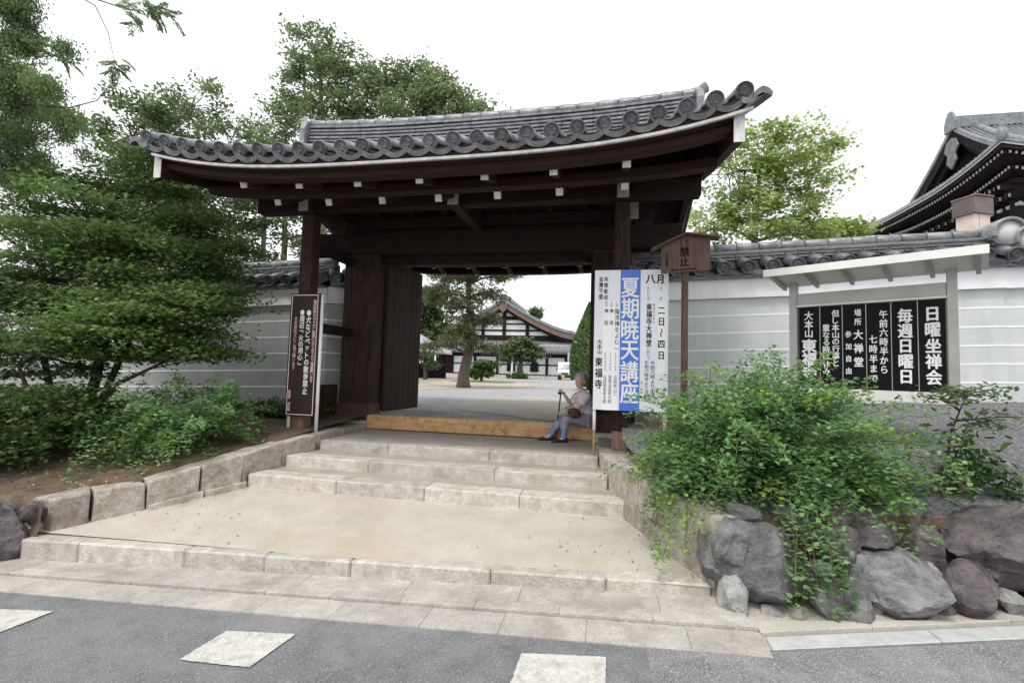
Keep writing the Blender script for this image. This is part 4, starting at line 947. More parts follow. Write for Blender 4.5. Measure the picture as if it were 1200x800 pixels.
me_ = remesh(hr2, .007, 1); me_.name = 'hair'; me_.materials.append(hairm)
# cut the hair clear of the face
bm = bmesh.new(); bm.from_mesh(me_); inv = HR.transposed()
bmesh.ops.delete(bm, geom=[v for v in bm.verts if (inv@(v.co-hd)).x > .058-.35*max(0, -(inv@(v.co-hd)).z) - (.0 if (inv@(v.co-hd)).z < .05 else -.02)], context='VERTS'); bm.to_mesh(me_); bm.free()
me_.transform(Matrix.Translation(-LOC[per])); inst(me_, 'hair', per, LOC[per])
for s_ in (-1, 1):
    b = MB(); b.ball(hp(.0775, s_*.03, .008), (.006, .013, .0045), 10, 6, rot=he); b.build('eye', shoem, per)
b = MB(); b.ball(hp(.0845, 0, -.062), (.004, .024, .003), 10, 6, rot=he); b.build('mouth', mat('lip', (.25, .09, .075), None, 3, .5), per)
cane = thing('cane', 'dark wooden walking cane held upright by the seated woman', 'cane', (-.79, 7.46, -1.02))
ct = Rh+Vector((-.045, -.03, -.005)); cb = P(-.79, 7.46, -1.0)
b = MB(); b.tube([cb, ct], [.009, .011], 10); b.build('shaft', wood, cane)
b = MB(); b.tube([ct+Vector((.035, .05, .0)), ct+Vector((0, 0, .012)), ct+Vector((-.035, -.045, .004))], [.013, .015, .013], 10); b.build('handle', wood, cane)
b = MB(); b.lathe([(.012, -.0), (.015, .005), (.012, .04)], (cb.x, cb.y, -1.022), 10); b.build('rubber_tip', shoem, cane)
bag = thing('handbag', 'small dark brown leather bag on the lap of the seated woman', 'bag', (-.50, 7.31, -.6))
b = MB(); b.ball((-.505, 7.31, -.585), (.10, .045, .075), 20, 12, rot=Euler((0, .2, .2))); b.build('pouch', leather, bag)
b = MB(); b.ball((-.503, 7.285, -.555), (.098, .035, .045), 18, 10, rot=Euler((0, .2, .2))); b.build('flap', leather, bag)
b = MB(); b.tube([(-.60, 7.32, -.565), (-.64, 7.35, -.52), (-.56, 7.38, -.49), (-.44, 7.37, -.5), (-.41, 7.33, -.55)], .008, 6); b.build('strap', leather, bag)

# ------------------------------------------------------------------ the hall seen through the gate
timber = mat('far_timber', (.014, .0105, .01), (.028, .021, .019), 3, .85, spec=.15)
timber_b = mat('far_brown_timber', (.12, .08, .07), (.19, .13, .112), 2, .8)
tile_f = mat('far_roof_tile', (.17, .175, .19), (.27, .275, .29), 3, .5, c3=(.12, .12, .13), c3scale=.8, c3amt=.4)
hall = thing('temple_hall', 'white plastered hall with dark timbers and a broad gabled roof beyond the gate', 'hall', (-12.5, 58, -.7))
def hp_(name, m, fn, bevel=0, parent=None):
    b = MB(); fn(b); return b.build(name, m, parent or hall, bevel=bevel)
hp_('podium', granite, lambda b: b.box(-21, -4.0, 55.4, 72, -.75, -.38))
hp_('wall', plaster, lambda b: b.box(-18.6, -4.7, 56.0, 71, -.38, 3.2))
hp_('timber_wall', timber, lambda b: b.box(-20.6, -18.65, 55.9, 71, -.5, 2.1))
for x in (-18.5, -15.7, -12.96, -10.1, -7.1, -4.9): hp_('post', timber, lambda b: b.box(x-.14, x+.14, 55.86, 56.1, -.38, 2.3))
for z0, z1 in ((-.38, -.25), (.78, .92), (1.72, 2.3)): hp_('beam', timber, lambda b: b.box(-18.6, -4.8, 55.9, 56.05, z0, z1))
for xc in (-11.3, -8.55):
    b = MB(); b.prism([(xc-.5, .05), (xc+.5, .05), (xc+.46, .9), (xc+.3, 1.2), (xc, 1.4), (xc-.3, 1.2), (xc-.46, .9)], 55.84, 55.89); b.build('arched_window', timber, hall)
def skz(y): return interp(y, [54.5, 55.6, 56.9], [2.42, 2.85, 3.65])
b = MB(); b.grid(lambda u, v: (lerp(-21.3, -4.0, u), lerp(54.5, 56.9, v), skz(lerp(54.5, 56.9, v))), 4, 6); b.grid(lambda u, v: (lerp(-21.3, -4.0, u), lerp(54.5, 56.9, v), skz(lerp(54.5, 56.9, v))-.14), 4, 6); b.grid(lambda u, v: (lerp(-21.3, -4.0, u), 54.5, 2.28+.14*v), 4, 1)
sk = b.build('lower_roof', tile_f, hall, recalc=False)
b = MB()
for i in range(62):
    x = -21.2+i*.277; b.tube([(x, lerp(54.45, 56.9, k/4), skz(lerp(54.5, 56.9, k/4))+.02) for k in range(5)], .075, 5)
b.build('cover_tile', tile_f, sk, kind='stuff', recalc=False)
b = MB()
for i in range(60): b.box(-21.1+i*.284, -21.0+i*.284, 54.6, 54.7, 2.1, 2.24)
b.build('rafter_ends', capw, sk, kind='stuff')
def gz(x):
    t = abs(x+12.48)/8.4; return 8.7-4.2*(1.32*t-.32*t*t)
gw = MB(); pts = [(x, gz(x)-.5) for x in np.linspace(-19.5, -5.4, 21)]; gw.prism([(-19.5, 3.3), (-5.4, 3.3)]+pts[::-1], 57.0, 70); gw.build('gable_wall', plaster, hall)
for z0, z1 in ((3.6, 4.34), (4.82, 5.02), (5.62, 5.78), (6.18, 6.62), (7.05, 7.3)):
    hw = 8.4*min(1, max(.12, (8.1-z1)/4.0))*.98; hp_('beam', timber, lambda b: b.box(-12.48-hw, -12.48+hw, 56.9, 57.02, z0, z1))
for x in (-18.1, -15.1, -12.48, -9.65, -6.9): hp_('post', timber, lambda b: b.box(x-.2, x+.2, 56.86, 57.03, 3.6, min(7.2, gz(x)-.6)))
b = MB(); vs = []; n = 40
xs_ = [lerp(-20.9, -4.06, i/n) for i in range(n+1)]
for nm, y0, y1, d0, d1, m in (('roof', 55.9, 70.5, -.32, 0, tile_f), ('bargeboard', 56.0, 56.18, -1.0, -.33, timber_b), ('inner_board', 56.3, 56.4, -1.35, -.34, timber)):
    b = MB(); ring = []
    for x in xs_:
        up = .35*(abs(x+12.48)/8.4)**6; ring.append([(x, y0, gz(x)+d0+up), (x, y1, gz(x)+d0+up), (x, y1, gz(x)+d1+up), (x, y0, gz(x)+d1+up)])
    b.add([p for r in ring for p in r], [(0, 1, 2, 3), tuple(n*4+q for q in (3, 2, 1, 0))]+[(i*4+q, i*4+(q+1) % 4, i*4+4+(q+1) % 4, i*4+4+q) for i in range(n) for q in range(4)]); b.build(nm, m, hall)
b = MB(); b.prism([(-13.0, 8.0), (-12.48, 8.25), (-11.96, 8.0), (-11.9, 7.5), (-12.2, 7.2), (-12.48, 6.9), (-12.76, 7.2), (-13.06, 7.5)], 55.85, 55.98); b.build('gable_ornament', timber_b, hall)
hp_('ridge', tile_f, lambda b: b.box(-12.85, -12.1, 55.8, 70.6, 8.62, 9.15), .08)

lb = thing('small_pavilion', 'small open pavilion with a pale grey hipped roof beside the pines inside the gate', 'pavilion', (-16, 35, -.7))
b = MB(); e = [(-19.6, 33.6, 1.42), (-12.75, 33.6, 1.42), (-12.75, 38.4, 1.42), (-19.6, 38.4, 1.42)]; t = [(-17.6, 36, 2.9), (-14.9, 36, 2.9)]
b.add(e+t, [(0, 1, 5, 4), (1, 2, 5), (2, 3, 4, 5), (3, 0, 4)]); b.add([(x, y, z-.16) for x, y, z in e], [(3, 2, 1, 0)]); b.add(e+[(x, y, z-.16) for x, y, z in e], [(0, 4, 5, 1), (1, 5, 6, 2), (2, 6, 7, 3), (3, 7, 4, 0)]); b.build('roof', mat('pale_roof', (.42, .42, .44), (.5, .5, .52), 2, .6), lb)
for x, y in ((-19.2, 34), (-16.2, 34), (-13.2, 34), (-13.2, 38), (-19.2, 38)): b = MB(); b.box(x-.09, x+.09, y-.09, y+.09, -.75, 1.3); b.build('post', timber, lb)
b = MB(); b.box(-19.1, -13.3, 37.9, 38, -.7, .5); b.build('back_wall', timber, lb)

# vehicles parked by the hall
def wheel(root, x, y, z, r):
    b = MB(); b.lathe([(r*.6, -.07), (r*.95, -.085), (r, -.05), (r, .05), (r*.95, .085), (r*.6, .07)], (x, y, z), 16, 'x'); o = b.build('wheel', shoem, root)
    b = MB(); b.lathe([(.01, -.09), (r*.55, -.088), (r*.6, -.06), (r*.6, .06), (r*.55, .088), (.01, .09)], (x, y, z), 12, 'x'); b.build('rim', alu, o)
glass_d = mat('vehicle_glass', (.05, .07, .085), (.09, .11, .13), 2, .12)
vwhite = mat('vehicle_paint', (.66, .69, .72), (.72, .74, .77), 1, .25)
van = thing('van', 'small white boxy van parked before the hall with its front to the gate', 'van', (-4.4, 50, -.7))
b = MB(); b.prism([(49.0, -.4), (49.02, .12), (49.18, .34), (49.55, 1.0), (49.75, 1.12), (52.2, 1.14), (52.35, .95), (52.35, -.4)], -5.13, -3.67, axis='x'); b.build('body', vwhite, van, bevel=.06, seg=2)
b = MB(); b.add([(-5.02, 49.19, .37), (-3.78, 49.19, .37), (-3.88, 49.50, .93), (-4.92, 49.50, .93)], [(0, 1, 2, 3)]); b.v = [(x, y-.035, z) for x, y, z in b.v]; b.build('windscreen', glass_d, van, recalc=False)
for s in (-1, 1):
    xx = -4.4+s*.738
    b = MB(); b.add([(xx, 49.4, .3), (xx, 50.5, .3), (xx, 50.5, .9), (xx, 49.72, .9)], [(0, 1, 2, 3)]); b.build('side_window', glass_d, van, recalc=False)
    b = MB(); b.ball((-4.4+s*.55, 48.99, -.02), (.13, .04, .1), 10, 8); b.build('headlight', mat('lamp_glass', (.5, .5, .48), (.6, .6, .58), 3, .2), van)
    b = MB(); b.box(-4.4+s*.83-.07, -4.4+s*.83+.07, 49.3, 49.38, .3, .52); b.build('mirror', shoem, van)
b = MB(); b.box(-5.1, -3.7, 48.93, 49.0, -.47, -.18); b.build('bumper', shoem, van, bevel=.02)
b = MB(); b.box(-4.75, -4.05, 48.97, 49.01, -.12, .05); b.build('grille', shoem, van)
b = MB(); b.box(-4.72, -4.38, 48.90, 48.928, -.4, -.23); b.build('number_plate', mat('yellow_plate', (.75, .55, .05), None, 2, .5), van)
for x in (-5.05, -3.75):
    for y in (49.6, 51.7): wheel(van, x, y, -.43, .27)
car = thing('car', 'white car parked beside the boxy van behind the clipped juniper', 'car', (-2.1, 47, -.7))
b = MB(); b.prism([(45.4, -.45), (45.35, -.1), (45.6, .08), (46.4, .16), (47.0, .62), (47.5, .7), (48.6, .68), (49.2, .25), (49.4, .15), (49.4, -.45)], -2.75, -1.15, axis='x'); b.build('body', vwhite, car, bevel=.06, seg=2)
b = MB(); b.add([(-2.62, 46.42, .2), (-1.28, 46.42, .2), (-1.4, 46.94, .6), (-2.5, 46.94, .6)], [(0, 1, 2, 3)]); b.v = [(x, y-.05, z+.02) for x, y, z in b.v]; b.build('windscreen', glass_d, car, recalc=False)
b = MB(); b.add([(-2.765, 46.7, .2), (-2.765, 48.8, .2), (-2.765, 48.5, .58), (-2.765, 47.1, .58)], [(0, 1, 2, 3)]); b.build('side_window', glass_d, car, recalc=False)
for s in (-.6, .6): b = MB(); b.ball((-1.95+s, 45.42, -.06), (.16, .06, .07), 10, 8); b.build('headlight', MATS['lamp_glass'], car)
for x in (-2.7, -1.2):
    for y in (46.2, 48.5): wheel(car, x, y, -.42, .29)
br = thing('barrier', 'low grey trestle barrier on the gravel in front of the hall', 'barrier', (-5.3, 42, -.7))
b = MB(); b.beam((-5.68, 42, -.36), (-4.92, 42, -.36), .05, .12); b.build('rail', alu, br)
for x in (-5.6, -5.0): b = MB(); b.beam((x, 41.85, -.7), (x, 42, -.33), .05, .05); b.beam((x, 42.15, -.7), (x, 42, -.33), .05, .05); b.build('leg', alu, br)
pt = thing('marker_post', 'thin white post standing on the gravel before the hall', 'post', (-9.6, 48, -.7))
b = MB(); b.box(-9.69, -9.51, 47.91, 48.09, -.72, 1.6); b.prism([(-9.69, 1.6), (-9.51, 1.6), (-9.6, 1.72)], 47.92, 48.08); b.build('shaft', whitep, pt)

# ------------------------------------------------------------------ the great hall above the street wall
gh = thing('great_hall', 'great temple hall with sweeping tiled roof and rows of white rafter ends above the wall', 'hall', (36, 41, -1))
tile_g = mat('great_roof_tile', (.12, .127, .14), (.23, .24, .26), 3, .4, c3=(.08, .085, .09), c3scale=.7, c3amt=.4)
EX0, EX1, EY0, EY1, EZ = 21.8, 54.0, 32.0, 50.3, 13.25
def cl_(x, y):   # corner lift along the eaves
    dx = min(abs(x-EX0), abs(x-EX1)); dy = min(abs(y-EY0), abs(y-EY1)); d = max(0, 1-max(dx, dy)/7.5); return .9*d**2
def rise(s): return 5.9*(.6*s+.4*s*s)          # s: 0 at the eave, 1 at the ridge
VG = 25.0; MY = (EY0+EY1)/2; HS = (EY1-EY0)/2
def xedge(s, far=False): return min(VG, EX0+s*HS*1.02)
def gpart(name, m, b, **k): return b.build(name, m, gh, recalc=False, **k)
for sg in (1, -1):
    ys = lambda s: MY-sg*HS*(1-s)
    b = MB(); b.grid(lambda u, v: (lerp(xedge(v), EX1, u**1.6), ys(v), EZ+rise(v)+cl_(lerp(xedge(v), EX1, u**1.6), ys(v))*(1-v)**3), 30, 24); rf = gpart('roof', tile_g, b)
    b = MB()
    for i in range(72):
        x = EX0+.2+i*.36
        s0 = max(0, (x-EX0)/(HS*1.02)) if x < VG else 0
        s0 = 0 if x >= VG else 0
        sm = 1 if x >= VG else (x-EX0)/(HS*1.02)
        b.tube([(x, ys(s)-.02*sg, EZ+rise(s)+.05+cl_(x, ys(s))*(1-s)**3) for s in np.linspace(0, sm, 9)], .1, 5)
    b.build('cover_tile', tile_g, rf, kind='stuff', recalc=False)
SG = (VG-EX0)/(HS*1.02)      # share of the slope where the hip ends at the gable
b = MB(); hx = lambda v: EX0+(VG+.9-EX0)*v
hz = lambda v: EZ+rise(SG*1.15*v)
b.grid(lambda u, v: (hx(v), lerp(EY0+HS*SG*v, EY1-HS*SG*v, u), hz(v)+cl_(hx(v), lerp(EY0+HS*SG*v, EY1-HS*SG*v, u))*(1-v)**2), 36, 8); hip = gpart('hip_roof', tile_g, b)
b = MB()
for i in range(50):
    y = EY0+.2+i*.365; vm = min(1, min(y-EY0, EY1-y)/(HS*SG))
    b.tube([(hx(v), y, hz(v)+.05+cl_(hx(v), y)*(1-v)**2) for v in np.linspace(0, vm, 6)], .1, 5)
b.build('cover_tile', tile_g, hip, kind='stuff', recalc=False)
# eave edges: dark boards, pale strip, two rows of rafter ends
def eave_path(inset, dz, n=40):
    P_ = [(EX0+inset, lerp(EY1-inset, EY0+inset, i/n)) for i in range(n+1)]+[(lerp(EX0+inset, EX1, i/n), EY0+inset) for i in range(1, n+1)]
    return [(x, y, EZ+dz+cl_(max(x-inset, EX0), y-inset if y < MY else y+inset)) for x, y in P_]
def ribbon(name, m, i0, i1, z0, z1):
    A_, B_ = eave_path(i0, z0), eave_path(i1, z1); b = MB(); n = len(A_)
    vs = A_+B_+[(x, y, z) for (x, y, _), (_, _, z) in zip(B_, A_)]
    b.add(vs, [(i, i+1, n+i+1, n+i) for i in range(n-1)]+[(i, i+1, 2*n+i+1, 2*n+i) for i in range(n-1)]); return gpart(name, m, b)
ribbon('eave_strip', stripm, 0.0, .02, -.28, -.12); ribbon('eave_edge', tile_g, -.06, -.03, -.12, .08)
ribbon('eave_board', timber, .04, .1, -.5, -.28)
b = MB(); lo_e = eave_path(.1, -.42); hi_e = eave_path(3.4, -1.1); n = len(lo_e); b.add(lo_e+hi_e, [(i, i+1, n+i+1, n+i) for i in range(n-1)]); gpart('soffit', timber, b)
for ins, dz, s_ in ((.35, -.62, .1), (1.35, -1.18, .11)):
    b = MB()
    for i in range(62):
        y = EY1-ins-.2-i*(EY1-EY0-2*ins-.3)/61; z = EZ+dz+cl_(EX0, y+ins if y > MY else y-ins); b.box(EX0+ins-.05, EX0+ins+.04, y-s_/2, y+s_/2, z-.075, z+.075)
    for i in range(80):
        x = EX0+ins+.3+i*.3; z = EZ+dz+cl_(x-ins, EY0); b.box(x-s_/2, x+s_/2, EY0+ins-.05, EY0+ins+.04, z-.075, z+.075)
    b.build('rafter_ends', mat('rafter_end_paint', (.45, .45, .45), (.55, .55, .55), 9, .8), gh, kind='stuff')
    b = MB()
    for i in range(62):
        y = EY1-ins-.2-i*(EY1-EY0-2*ins-.3)/61; z = EZ+dz+cl_(EX0, y+ins if y > MY else y-ins); b.beam((EX0+ins, y, z), (EX0+3.2, y, z+.1), .13, .18)
    for i in range(80):
        x = EX0+ins+.3+i*.3; z = EZ+dz+cl_(x-ins, EY0); b.beam((x, EY0+ins, z), (x, EY0+3.2, z+.1), .13, .18)
    b.build('rafters', timber, gh, kind='stuff')
# gable
b = MB(); n = 12; vs = [(VG+1.0, MY-HS*(1-SG)*t, EZ+rise(1-(1-SG)*abs(t))-.3) for t in np.linspace(-1, 1, 25)]
b.add(vs+[(VG+1.0, MY-HS*(1-SG), EZ+1.2), (VG+1.0, MY+HS*(1-SG), EZ+1.2)], [tuple(range(25))+(26, 25)]); gpart('gable_panel', timber, b)
for dx, d0, d1, m, nm in ((0, -.9, -.16, timber_b, 'bargeboard'), (-.12, -.14, .22, tile_g, 'verge_tile'), (.35, -1.35, -.9, timber, 'inner_bargeboard')):
    for sg in (-1, 1):
        b = MB(); vs = []; n = 14
        for i in range(n+1):
            t = lerp(0, 1-SG*.9, i/n); y = MY+sg*HS*t; z = EZ+rise(1-t); vs += [(VG+dx, y, z+d0), (VG+dx+.25, y, z+d0), (VG+dx+.25, y, z+d1), (VG+dx, y, z+d1)]
        m = timber if nm == 'bargeboard' else m
        b.add(vs, [(0, 1, 2, 3), tuple(n*4+q for q in (3, 2, 1, 0))]+[(i*4+q, i*4+(q+1) % 4, i*4+4+(q+1) % 4, i*4+4+q) for i in range(n) for q in range(4)]); b.build(nm, m, gh)
ornm = mat('weathered_carving', (.12, .12, .125), (.2, .2, .2), 3, .8)
b = MB(); zt = EZ+5.9
b.prism([(MY-.5, zt-1.0), (MY, zt-.8), (MY+.5, zt-1.0), (MY+.75, zt-1.6), (MY+.4, zt-2.1), (MY+.55, zt-2.6), (MY, zt-3.2), (MY-.55, zt-2.6), (MY-.4, zt-2.1), (MY-.75, zt-1.6)], VG-.2, VG-.05, axis='x'); b.build('gable_ornament', ornm, gh, bevel=.03)
b = MB(); b.box(VG-.1, EX1, MY-.35, MY+.35, zt-.1, zt+.75); gpart('ridge', tile_g, b)
b = MB(); b.prism([(MY-.6, zt-.3), (MY+.6, zt-.3), (MY+.65, zt+.3), (MY+.4, zt+.9), (MY+.15, zt+1.25), (MY-.15, zt+1.25), (MY-.4, zt+.9), (MY-.65, zt+.3)], VG-.25, VG-.05, axis='x'); b.build('ridge_end_tile', tile_g, gh, bevel=.05)
for y0, y1 in ((EY0+.1, EY0+HS*SG), (EY1-.1, EY1-HS*SG)):
    b = MB(); P_ = [(lerp(EX0+.1, VG, t), lerp(y0, y1, t), EZ+rise(SG*t)+.22+.9*(1-t)**3) for t in np.linspace(0, 1, 8)]
    b.tube(P_, .26, 8); rd = b.build('hip_ridge', tile_g, gh)
    b = MB(); b.ball(P_[0], (.3, .3, .5), 8, 6); b.ball(Vector(P_[0])+Vector((.1, .1, .55)), (.15, .15, .3), 8, 6); b.build('hip_end_tile', tile_g, rd)
b = MB(); b.tube([(lerp(VG+1.2, VG+1.4, t), MY-HS*(1-SG)*t*.95, EZ+rise(1-(1-SG)*t*.95)+.22) for t in np.linspace(0.02, 1, 8)], .25, 8); b.build('descending_ridge', tile_g, gh)
# walls, columns, bracket sets
b = MB(); b.box(25.0, 52, 35.4, 47, -1, 12.6); b.build('wall', timber, gh)
for (x, y) in [(24.6, 35)]+[(24.6, 35+3.0*i) for i in range(1, 5)]+[(24.6+4.2*i, 35) for i in range(1, 6)]:
    b = MB(); b.tube([(x, y, -1), (x, y, 11.8)], .36, 14); b.build('column', timber, gh)
    b = MB(); b.box(x-.5, x+.5, y-.5, y+.5, 11.8, 12.2); b.box(x-.85, x+.85, y-.85, y+.85, 12.3, 12.6); b.build('capital', timber, gh, bevel=.03)
b = MB()
for i in range(18):
    y = 34.6+i*.72
    for j, (dx, z) in enumerate(((.0, 11.0), (-.55, 11.5), (-1.1, 12.0))):
        b.prism([(y-.16, z), (y+.16, z), (y+.2, z+.2), (y-.2, z+.2)], 24.6+dx-.3, 24.6+dx-.2, axis='x')
for i in range(24):
    x = 24.6+i*.72
    for j, (dy, z) in enumerate(((.0, 11.0), (-.55, 11.5), (-1.1, 12.0))): b.prism([(x-.16, z), (x+.16, z), (x+.2, z+.2), (x-.2, z+.2)], 34.9+dy-.3, 34.9+dy-.2)
b.build('bracket_ends', capg, gh, kind='stuff')
b = MB()
for i in range(18):
    y = 34.6+i*.72; b.box(23.2, 24.8, y-.12, y+.12, 12.0, 12.3); b.box(23.7, 24.8, y-.12, y+.12, 11.5, 11.8)
b.build('brackets', timber, gh, kind='stuff')

gp = thing('gate_pillar', 'pale rendered pillar with a dark copper cap rising behind the street wall', 'pillar', (7.1, 11.2, -.5), radians(22))
b = MB(); b.box(-.19, .19, -.17, .17, -.2, 3.86); b.build('shaft', mat('pale_render', (.62, .5, .43), (.7, .58, .5), 3, .8), gp, local=True)
b = MB(); b.box(-.235, .235, -.215, .215, 3.86, 4.2); b.prism([(-.25, 4.2), (.25, 4.2), (.22, 4.24), (-.22, 4.24)], -.235, .235); b.build('cap', mat('copper_cap', (.1, .075, .075), (.16, .125, .12), 4, .5), gp, local=True, bevel=.01)
b = MB(); b.box(-.08, -.07, -.1735, -.17, .2, 3.86); b.build('seam', mat('seam', (.35, .28, .24), None, 3, .8), gp, local=True)

# ------------------------------------------------------------------ trees and shrubs
STAR = []
for k in range(10):
    a = pi/2+2*pi*k/10; r = 1.0 if k % 2 == 0 else .42
    if k == 5: r = .3
    STAR.append((r*cos(a), r*sin(a)))
OVAL = [(0, -1), (.45, -.35), (.42, .4), (0, 1), (-.42, .4), (-.45, -.35)]
QUAD = [(0, -1), (.55, 0), (0, 1), (-.55, 0)]
NEED = [(0, -1), (.22, -.2), (.16, .7), (0, 1), (-.16, .7), (-.22, -.2)]
SPRAY = [(0, -1), (.2, -.5), (.5, -.3), (.25, 0), (.5, .35), (.18, .4), (0, 1), (-.18, .4), (-.5, .35), (-.25, 0), (-.5, -.3), (-.2, -.5)]
def leaf_mesh(name, C, N, size, tmpl, m, parent, T=None, seed=0):
    rng = np.random.default_rng(seed); C = np.asarray(C, float); n = len(C); k = len(tmpl)
    N = N/np.linalg.norm(N, axis=1, keepdims=True)
    if T is None: T = rng.normal(size=(n, 3))
    A = T-N*(T*N).sum(1, keepdims=True); A /= np.linalg.norm(A, axis=1, keepdims=True)+1e-9; B = np.cross(N, A)
    t = np.array(tmpl); s = np.asarray(size).reshape(-1, 1, 1)*np.ones((n, 1, 1))
    V_ = C[:, None, :]+s*(B[:, None, :]*t[None, :, 0:1]+A[:, None, :]*t[None, :, 1:2])
    me = bpy.data.meshes.new(name); me.vertices.add(n*k); me.vertices.foreach_set('co', (V_-np.array(LOC.get(parent, Vector()))).ravel())
    me.loops.add(n*k); me.loops.foreach_set('vertex_index', np.arange(n*k, dtype=np.int32)); me.polygons.add(n)
    me.polygons.foreach_set('loop_start', np.arange(0, n*k, k, dtype=np.int32)); me.polygons.foreach_set('loop_total', np.full(n, k, dtype=np.int32))
    me.update(calc_edges=True)
    for mm in (m if isinstance(m, list) else [m]): me.materials.append(mm)
    if isinstance(m, list): me.polygons.foreach_set('material_index', (rng.random(n) < .12).astype(np.int32))
    o = bpy.data.objects.new(name, me); COL.objects.link(o); o.parent = parent; return o
def sample_ell(rng, c, r, n, shell=.45):
    d = rng.normal(size=(n, 3)); d /= np.linalg.norm(d, axis=1, keepdims=True); q = rng.random((n, 1))**(1/3)*(1-shell)+shell*rng.random((n, 1))**.4
    return np.array(c)+d*np.minimum(q, 1)*np.array(r)
def curve_pts(a, b, sag=0, n=7, wob=.0, rnd=random):
    a, b = Vector(a), Vector(b); L = (b-a).length; out = []
    w1 = Vector((rnd.uniform(-1, 1), rnd.uniform(-1, 1), rnd.uniform(-.5, .5)))*wob*L
    for i in range(n+1):
        t = i/n; p = a.lerp(b, t)+w1*sin(pi*t)+Vector((0, 0, sag*L*sin(pi*t))); out.append(p)
    return out
def tree(name, label, base, trunk, r0, pads, lm, leaf, per, clump, tmpl=OVAL, up=1.2, seed=1, group=None, bk_=bark, cat='tree', tw=2, limb_from=.35, sag=.08, stems=None, thin=1, hang=False):
    """trunk: points above base; pads: (centre, radii, number of leaf clumps); clump: spread of one clump (x, y, z)"""
    rng = np.random.default_rng(seed); rnd = random.Random(seed)
    root = thing(name, label, cat, base, group=group)
    tb = MB(); path = [Vector(base)]+[Vector(p) for p in trunk]; n = len(path)
    fine = []
    for i in range(n-1):
        for k in range(3): fine.append(path[i].lerp(path[i+1], k/3)+Vector((rnd.uniform(-1, 1), rnd.uniform(-1, 1), 0))*r0*.15*(1 if i or k else 0))
    fine.append(path[-1]); N_ = len(fine)
    rad = [r0*(1.35 if i == 0 else 1)*lerp(1, .3, i/(N_-1)) for i in range(N_)]
    fine[0] = fine[0]-Vector((0, 0, .15)); tb.tube(fine, rad, 10)
    for st_ in (stems or []): tb.tube([Vector(p) for p in st_[0]], [lerp(st_[1], st_[1]*.35, i/(len(st_[0])-1)) for i in range(len(st_[0]))], 8)
    allpts = fine+[Vector(p) for st_ in (stems or []) for p in st_[0]]
    C, N = [], []
    for c, r, nc in pads:
        c = Vector(c)
        cand = [p for i, p in enumerate(allpts) if (i >= N_*limb_from)] or [fine[-1]]
        s = min(cand, key=lambda p: (p-c).length+max(0, p.z-c.z)*1.5)
        lp = curve_pts(s, c, sag, 7, .08, rnd); lr = thin*max(.012, r0*.34*min(1, .4+(r[0]+r[1])*.2/max(r0, .05)*.3)); tb.tube(lp, [lerp(lr, lr*.35, i/7) for i in range(8)], 6)
        cs = sample_ell(rng, c, r, nc)
        for j, q in enumerate(cs):
            if j % tw == 0:
                s2 = lp[rnd.randrange(3, 8)]; tw_ = curve_pts(s2, q, sag*.6, 4, .1, rnd); tb.tube(tw_, [lerp(lr*.3, .006, i/4) for i in range(5)], 4, caps=False)
        k = per
        off = rng.normal(size=(nc, k, 3))*np.array(clump); sc = .7+.6*rng.random((nc, 1, 1)); pts = cs[:, None, :]+off*sc
        C.append(pts.reshape(-1, 3))
    C = np.concatenate(C); N = rng.normal(size=C.shape); N[:, 2] = np.abs(N[:, 2])+up
    tb.build('trunk', bk_, root, recalc=False)
    Td = None
    if hang: N[:, 2] *= .25; Td = rng.normal(size=C.shape)*.45+np.array([.25, 0, -1.0])
    leaf_mesh('crown', C, N, leaf*(.65+.7*rng.random(len(C))), tmpl, lm, root, T=Td, seed=seed)
    return root

